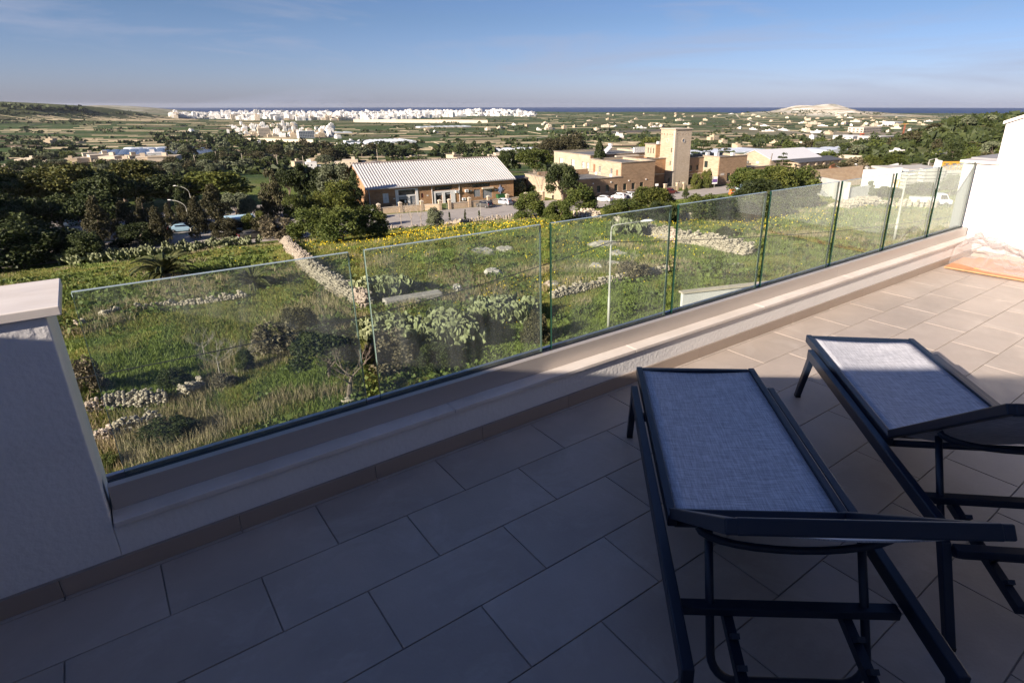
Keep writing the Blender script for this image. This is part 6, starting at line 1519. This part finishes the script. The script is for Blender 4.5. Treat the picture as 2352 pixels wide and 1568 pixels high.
# farm buildings, each put where it stands in the fields
def region(x, y):
    if x < 420: return 'in the fields beyond the left wood' if y > 350 else 'on the far left slopes of the plain'
    if x < 780: return 'beyond the wood, below the white village' if y > 320 else 'at the edge of the white village'
    if x < 1240: return 'in the fields above the long hall roof' if y > 325 else 'in the middle of the plain below the coastal town'
    if x < 1620: return 'in the fields behind the brown building'
    return 'in the fields right of the tower' if y > 300 else 'far off below the white rock hill'
LOC = [(208, 362), (236, 378), (262, 382), (290, 384), (318, 380), (345, 384), (372, 380), (394, 383), (360, 372), (150, 366), (170, 384), (40, 346), (120, 330), (70, 376), (16, 392), (95, 392), (560, 296), (548, 300), (440, 302), (600, 336), (762, 306), (776, 318), (802, 330), (820, 336), (836, 350), (850, 346), (868, 352),
       (686, 386), (716, 390), (740, 376), (790, 378), (806, 384), (944, 370), (1150, 366), (1130, 372), (1042, 372), (1170, 358), (1188, 372), (950, 392), (1296, 296), (1320, 294), (1348, 290), (1370, 300), (1210, 292), (1236, 300), (1262, 298), (1180, 288), (1150, 296), (1120, 300), (980, 300), (1000, 306), (1420, 318), (1510, 286), (1580, 300), (1640, 322),
       (1700, 296), (1730, 298), (1764, 302), (1800, 300), (1850, 303), (1880, 305), (1902, 309), (1866, 322), (1905, 335), (1930, 332), (1960, 334), (1820, 316), (1782, 330), (1840, 340), (1690, 340), (1660, 332), (1616, 286), (1560, 278), (1720, 276), (1756, 272), (1810, 282), (1850, 284), (1890, 290), (1940, 286), (1990, 288), (2030, 290), (2060, 296), (2040, 304), (2090, 300), (2120, 288)]
for k, (x, y) in enumerate(LOC): 
    q = r.randrange(9); reg = region(x, y); placed(G(x, y), HL[q], BA+r.choice((0, 1.57))+r.uniform(-.4, .4), r.uniform(.5, .85) if y < 352 or (190 < x < 400) else r.uniform(.4, .65), ('cream', 'honey coloured', 'white')[q % 3]+' flat roofed farmhouse '+reg, 'farmhouses '+reg)
for k in range(76):
    x, y = r.uniform(1240, 2140), 262+34*r.random()**1.3; 
    placed(G(x, y), HL[r.choice((0, 1, 3, 4, 6, 7, 2))], r.uniform(0, 3), r.uniform(.45, .95), 'small pale house in the far settlements before the white hill', 'pale houses below the white hill')
fort = G(378, 384); t = thing('farm_fort', 'large cream stone farm with sloping walls and a square gatehouse left in the plain', 'farm', fort, BA); MB().prism([(-9, -1), (9, -1), (8, 6.5), (-8, 6.5)], 'y', -5, 5).box(-26, -9.1, -2, 3, -1, 3).box(-22, -15, 3.1, 9, -1, 4.6).box(-13, -10, -1, 2, 3.01, 5.5).obj('wall', crm, t); MB().box(-8, 8, -5.2, 5.2, 6.51, 7.1).obj('parapet', hon, t)
for x in (-5, -1, 3.4): MB().box(x, x+1, -5.1, -5.01, 2.6, 4.4).obj('window', dkw, t)
MB().box(5.6, 7.2, -5.1, -5.01, -1, 2).obj('gate', dkw, t)
for (px0, px1, h, lab) in [((232, 393), (330, 395), 1.6, 'long cream field wall in front of the stone farm'), ((215, 376), (300, 381), 1.6, 'long cream terrace wall left of the stone farm'), ((560, 326), (720, 330), 5, 'long cream boundary wall below the village'), ((812, 281), (1120, 283), 9, 'very long pale wall below the coastal town'), ((1400, 307), (1560, 300), 4, 'pale field wall in the middle of the plain'), ((1900, 362), (1990, 368), 2, 'pale terrace wall at the foot of the scrub hill')]:
    wall_between(px0, px1, h, 1.0, crm, lab, 'field_wall')
# construction site with cranes on the right
for k, (px, py, w, h, lab) in enumerate([(2010, 328, 40, 8, 'unfinished grey concrete frame building on the construction site'), (1948, 322, 34, 6, 'pale warehouse on the construction site, left one'), (2060, 322, 40, 5, 'long low warehouse right of the tower crane'), (1985, 304, 70, 9, 'long cream industrial building behind the construction site'), (2050, 287, 50, 7, 'bright white factory roof far right in the plain')]):
    bigblock(px, py, w, 30, h, (conc, wh, conc, crm, wh)[k], lab, 2, .1, nc=12)
red = mat('crane_red', (.55, .10, .05), .5)
for px, py, H, lab in [(2075, 316, 20, 'red tower crane with a yellow jib over the construction site'), (1976, 324, 9, 'smaller red crane mast left on the construction site')]:
    P = G(px, py); t = thing('tower_crane', lab, 'crane', P, .2); m = truss(t, H, 1.6, 1.6, 14, red, 'mast', .05); m.rotation_euler = (0, -math.pi/2, 0)
    j = truss(t, 14 if H > 15 else 7, 1.2, 1.3, 12, yel if H > 15 else red, 'jib', .05); j.location = (-9 if H > 15 else -2, .2, H)
# greenhouses and solar fields
glassy = mat('greenhouse_sheet', (.62, .66, .70), .35, .12, .06, world=True); solar = mat('solar_sheet', (.10, .13, .19), .25, .3, .05, world=True)
def greenhouse(px, py, w, d, n, m, label, rz=BA, h=3.2, name='greenhouse', cat='greenhouse'):
    P = G(px, py); t = thing(name, label, cat, P, rz)
    for k in range(n):
        x0 = -w/2+w*k/n; wd = w/n-.15; mb = MB(); pr = [(x0, 0)]+[(x0+wd/2-wd/2*math.cos(a), h*.5+h*.5*math.sin(a)) for a in np.linspace(0, math.pi, 7)]+[(x0+wd, 0)]; mb.prism(pr, 'y', 0, d); mb.obj('tunnel', m, t)
    return t
greenhouse(905, 330, 62, 60, 9, glassy, 'white arched greenhouse tunnels in the middle of the plain'); greenhouse(845, 334, 50, 30, 9, glassy, 'low greenhouse tunnels left of the bigger ones', h=2.4)
greenhouse(1025, 345 if False else 293, 130, 30, 8, glassy, 'long pale greenhouse row below the wooded ridge'); greenhouse(1198, 347, 70, 9, 5, glassy, 'long narrow greenhouse behind the long hall', rz=BA-.35)
greenhouse(360, 356, 90, 80, 12, solar, 'dark blue solar roof sheets left in the plain', h=1.6, name='solar_field', cat='solar field'); greenhouse(430, 356, 80, 60, 10, solar, 'dark blue solar roof sheets beside the first ones', h=1.4, name='solar_field', cat='solar field'); greenhouse(390, 349, 70, 60, 6, glassy, 'pale blue greenhouse sheets behind the solar roofs', h=2)
greenhouse(1440, 350, 70, 26, 6, glassy, 'pale plastic sheeted field behind the stair block', h=1.2, name='plastic_tunnels'); greenhouse(1700, 352, 110, 46, 9, glassy, 'wide grey white plastic sheeted field right of the tower', h=1.3, name='plastic_tunnels'); greenhouse(2012, 346, 90, 18, 6, glassy, 'pale greenhouse row at the foot of the scrub hill', h=2)
greenhouse(328, 343, 40, 5, 4, glassy, 'thin white tunnel row in a brown field on the left', h=2, rz=.05); greenhouse(770, 307, 60, 12, 4, glassy, 'white tunnels beside the village', h=3)
# trees of the plain: the ones that show largest are things
r = random.Random(5); rows = []
kinds = [('round', L_dark), ('round', L_olive), ('bush', L_green), ('round', L_brown), ('conifer', L_dark), ('bush', L_dark), ('bush', L_brown)]
CL = [(0, 404, 600, 14, 34, 'a'), (410, 392, 160, 14, 60, 'b'), (470, 372, 150, 10, 26, 'b'), (560, 384, 120, 10, 30, 'b'), (620, 366, 100, 8, 24, 'b'), (740, 372, 120, 9, 26, 'b'), (840, 356, 130, 6, 22, 'b'), (640, 344, 130, 6, 26, 'b'), (540, 330, 120, 8, 34, 'b'), (700, 352, 120, 8, 22, 'b'), (900, 352, 110, 6, 16, 'b'),
      (420, 320, 120, 10, 30, 'b'), (520, 312, 90, 5, 16, 'b'), (1060, 350, 120, 6, 16, 'b'), (1240, 352, 60, 4, 8, 'b'), (1350, 318, 160, 9, 40, 'b'), (1400, 305, 180, 6, 26, 'b'), (1480, 322, 70, 5, 12, 'b'), (1120, 384, 60, 4, 10, 'b'), (940, 393, 70, 3, 10, 'b'), (1760, 333, 60, 5, 10, 'b'), (1870, 346, 110, 5, 20, 'b'), (1800, 320, 180, 8, 24, 'b'), (60, 384, 200, 14, 12, 'b'), (200, 400, 160, 6, 16, 'b'), (300, 400, 200, 4, 14, 'b'), (455, 345, 120, 8, 20, 'b'), (1080, 262 + 18, 160, 5, 30, 'b')]
for (cx, cyy, sx, sy, n, _) in CL:
    for k in range(n):
        x = cx+(r.random()-.5)*sx*1.1; y = cyy+(r.random()-.5)*sy*2
        P = G(x, y); rows.append((P, r.uniform(5, 11)*(.75 if y > 380 else 1)))
for k in range(420):                                              # scrub on the near right hill and the bank
    x, y = r.uniform(1880, 2320), r.uniform(284, 374)
    if y < 378-(x-1880)*.22 and not (2000 < x < 2330 and 292 < y < 316 and r.random() < .8) and y > 352-(x-1880)*.19: rows.append((G(x, y), r.uniform(3.5, 7)))
for k in range(70):                                               # bushes on the grassy bank by the boats
    x = r.uniform(1985, 2320); y = r.uniform(343, 372)
    if y > 372-(x-1985)*.045-26: rows.append((G(x, y), r.uniform(2.2, 4.5)))
for k in range(60):
    x = r.uniform(0, 190); rows.append((G(x, 244+x*.03+r.uniform(0, 7)), r.uniform(9, 16)))
rows.sort(key=lambda q: -q[1]/q[0].y)
big, small = rows[:285], rows[285:]
for i, (P, s) in enumerate(big):
    kd, m = kinds[i % 7]; lod = 'mid' if i < 90 else 'low'
    hill = P.x > 90 and P.y < 800
    reg = region(PPX+P.x/P.y*1451, 241+(CAMZ-P.z)/P.y*1548); tn = {'dark_evergreen_leaves': 'dark evergreen', 'olive_leaves': 'grey green', 'acacia_leaves': 'green', 'brownish_conifer_leaves': 'brownish'}[m.name]+' '+{'round': 'round tree', 'bush': 'low bush', 'conifer': 'pointed tree'}[kd]
    tree_at(kd, P, s*r.uniform(1.1, 1.7), s*r.uniform(.75, 1.1), tn+' on the slope of the near right hill' if hill else tn+' '+reg, m, group='scrub on the right hill' if hill else 'trees '+reg, lod=lod, seed=i % 3, cat='bush' if hill else 'tree', name='shrub' if hill else 'tree')
# everything smaller joins into one mass of hedges
pts = [(P, s) for P, s in small]
for k in range(5200):
    x = r.uniform(150, 400); y = r.uniform(230, 640)
    if float(terr(x, y)) > -34 and x/y > .5 and float(vnoise(np.array(x), np.array(y), 28)) > .30: pts.append((Vector((x, y, tz(x, y))), r.uniform(2, 5)))
for k in range(14000):
    x, y = r.uniform(-40, 2400), 254+146*r.random()**1.9
    n = float(vnoise(np.array(x*1.0), np.array(y*9.0), 62))*.55+float(vnoise(np.array(x), np.array(y*12.), 21))*.45
    if n > .57 and not (395 < x < 1225 and y < 280) and not (170 < x < 440 and 348 < y < 388): 
        P = G(x, y)
        if P.y > 330: pts.append((P, r.uniform(2.5, 6.5)))
C_ = []; S_ = []
for P, s in pts:
    nn = 16 if P.y < 900 else 9
    u = rng.normal(size=(nn, 3)); u /= np.linalg.norm(u, axis=1)[:, None]; u[:, 2] = np.abs(u[:, 2]); C_.append(np.array(P)+u*np.array([s*.85, s*.6, s*.62])*(.6+.4*rng.random((nn, 1)))); S_.append(np.full(nn, s*.42))
V, F = cards(np.concatenate(C_), np.concatenate(S_), 1.3); o = link('hedgerows', npmesh('hedgerows', V, F, L_dark)); o['kind'] = 'stuff'
# pale field walls and lanes of the plain as real low walls
mb = MB()
for k in range(650):
    x, y = r.uniform(-20, 2380), 264+118*r.random()**1.7; P = G(x, y)
    if P.y < 380: continue
    Lw = r.uniform(20, 110)*(1 if P.y < 1500 else 1.6); a = .32+r.choice((0, 0, 0, 1.57))+r.uniform(-.15, .15); q = Vector((P.x+math.cos(a)*Lw, P.y+math.sin(a)*Lw, 0)); n = 4
    for i in range(n):
        p0 = P.lerp(q, i/n); p1 = P.lerp(q, (i+1)/n); p0.z = tz(p0.x, p0.y)+.4; p1.z = tz(p1.x, p1.y)+.4; mb.bar(p0, p1, .6, 1.2)
o = mb.obj('field_walls', mat('field_wall_stone', (.36, .30, .21), .95, .2, .1, world=True)); o['kind'] = 'stuff'
# fence on the hill top
a, b = G(2215, 282), G(2300, 276); t = thing('wire_fence', 'green wire fence along the top of the near right hill', 'fence', a, 0); mb = MB(); n = 12
for k in range(n+1):
    p = a.lerp(b, k/n); p.z = tz(p.x, p.y); MB().bar(p-a, p-a+Vector((0, 0, 3)), .16, .16, up=(1, 0, 0)).obj('post', green_frame, t)
    if k < n:
        q = a.lerp(b, (k+1)/n); q.z = tz(q.x, q.y)
        for z in (.4, 1, 1.6, 2.2, 2.8): mb.bar(p-a+Vector((0, 0, z)), q-a+Vector((0, 0, z)), .06, .06)
mb.obj('wire', green_frame, t)
# utility poles over the plain
for k, (px, py) in enumerate([(452, 392), (640, 392), (700, 396), (560, 386), (500, 378), (868, 372), (1042, 376), (1110, 378)]):
    P = G(px, py); t = thing('utility_pole', 'thin pole standing in the fields beyond the wood', 'pole', P, 0, 'utility poles in the plain'); MB().tube([(0, 0, 0), (0, 0, 9)], .14, 6).obj('pole', trim, t)
# ------------------------------------------------------------------ air
hz = bpy.data.materials.new('haze'); hz.use_nodes = True; t = hz.node_tree; t.nodes.remove(t.nodes['Principled BSDF']); pv = t.nodes.new('ShaderNodeVolumePrincipled')
pv.inputs['Color'].default_value = (.80, .86, 1, 1); pv.inputs['Density'].default_value = 2.6e-5; pv.inputs['Anisotropy'].default_value = .2; t.links.new(pv.outputs[0], t.nodes['Material Output'].inputs['Volume'])
HAZE = True
if HAZE:
    o = MB().box(-16500, 16500, -16500, 16500, -75, 26).obj('haze', hz); o['kind'] = 'stuff'
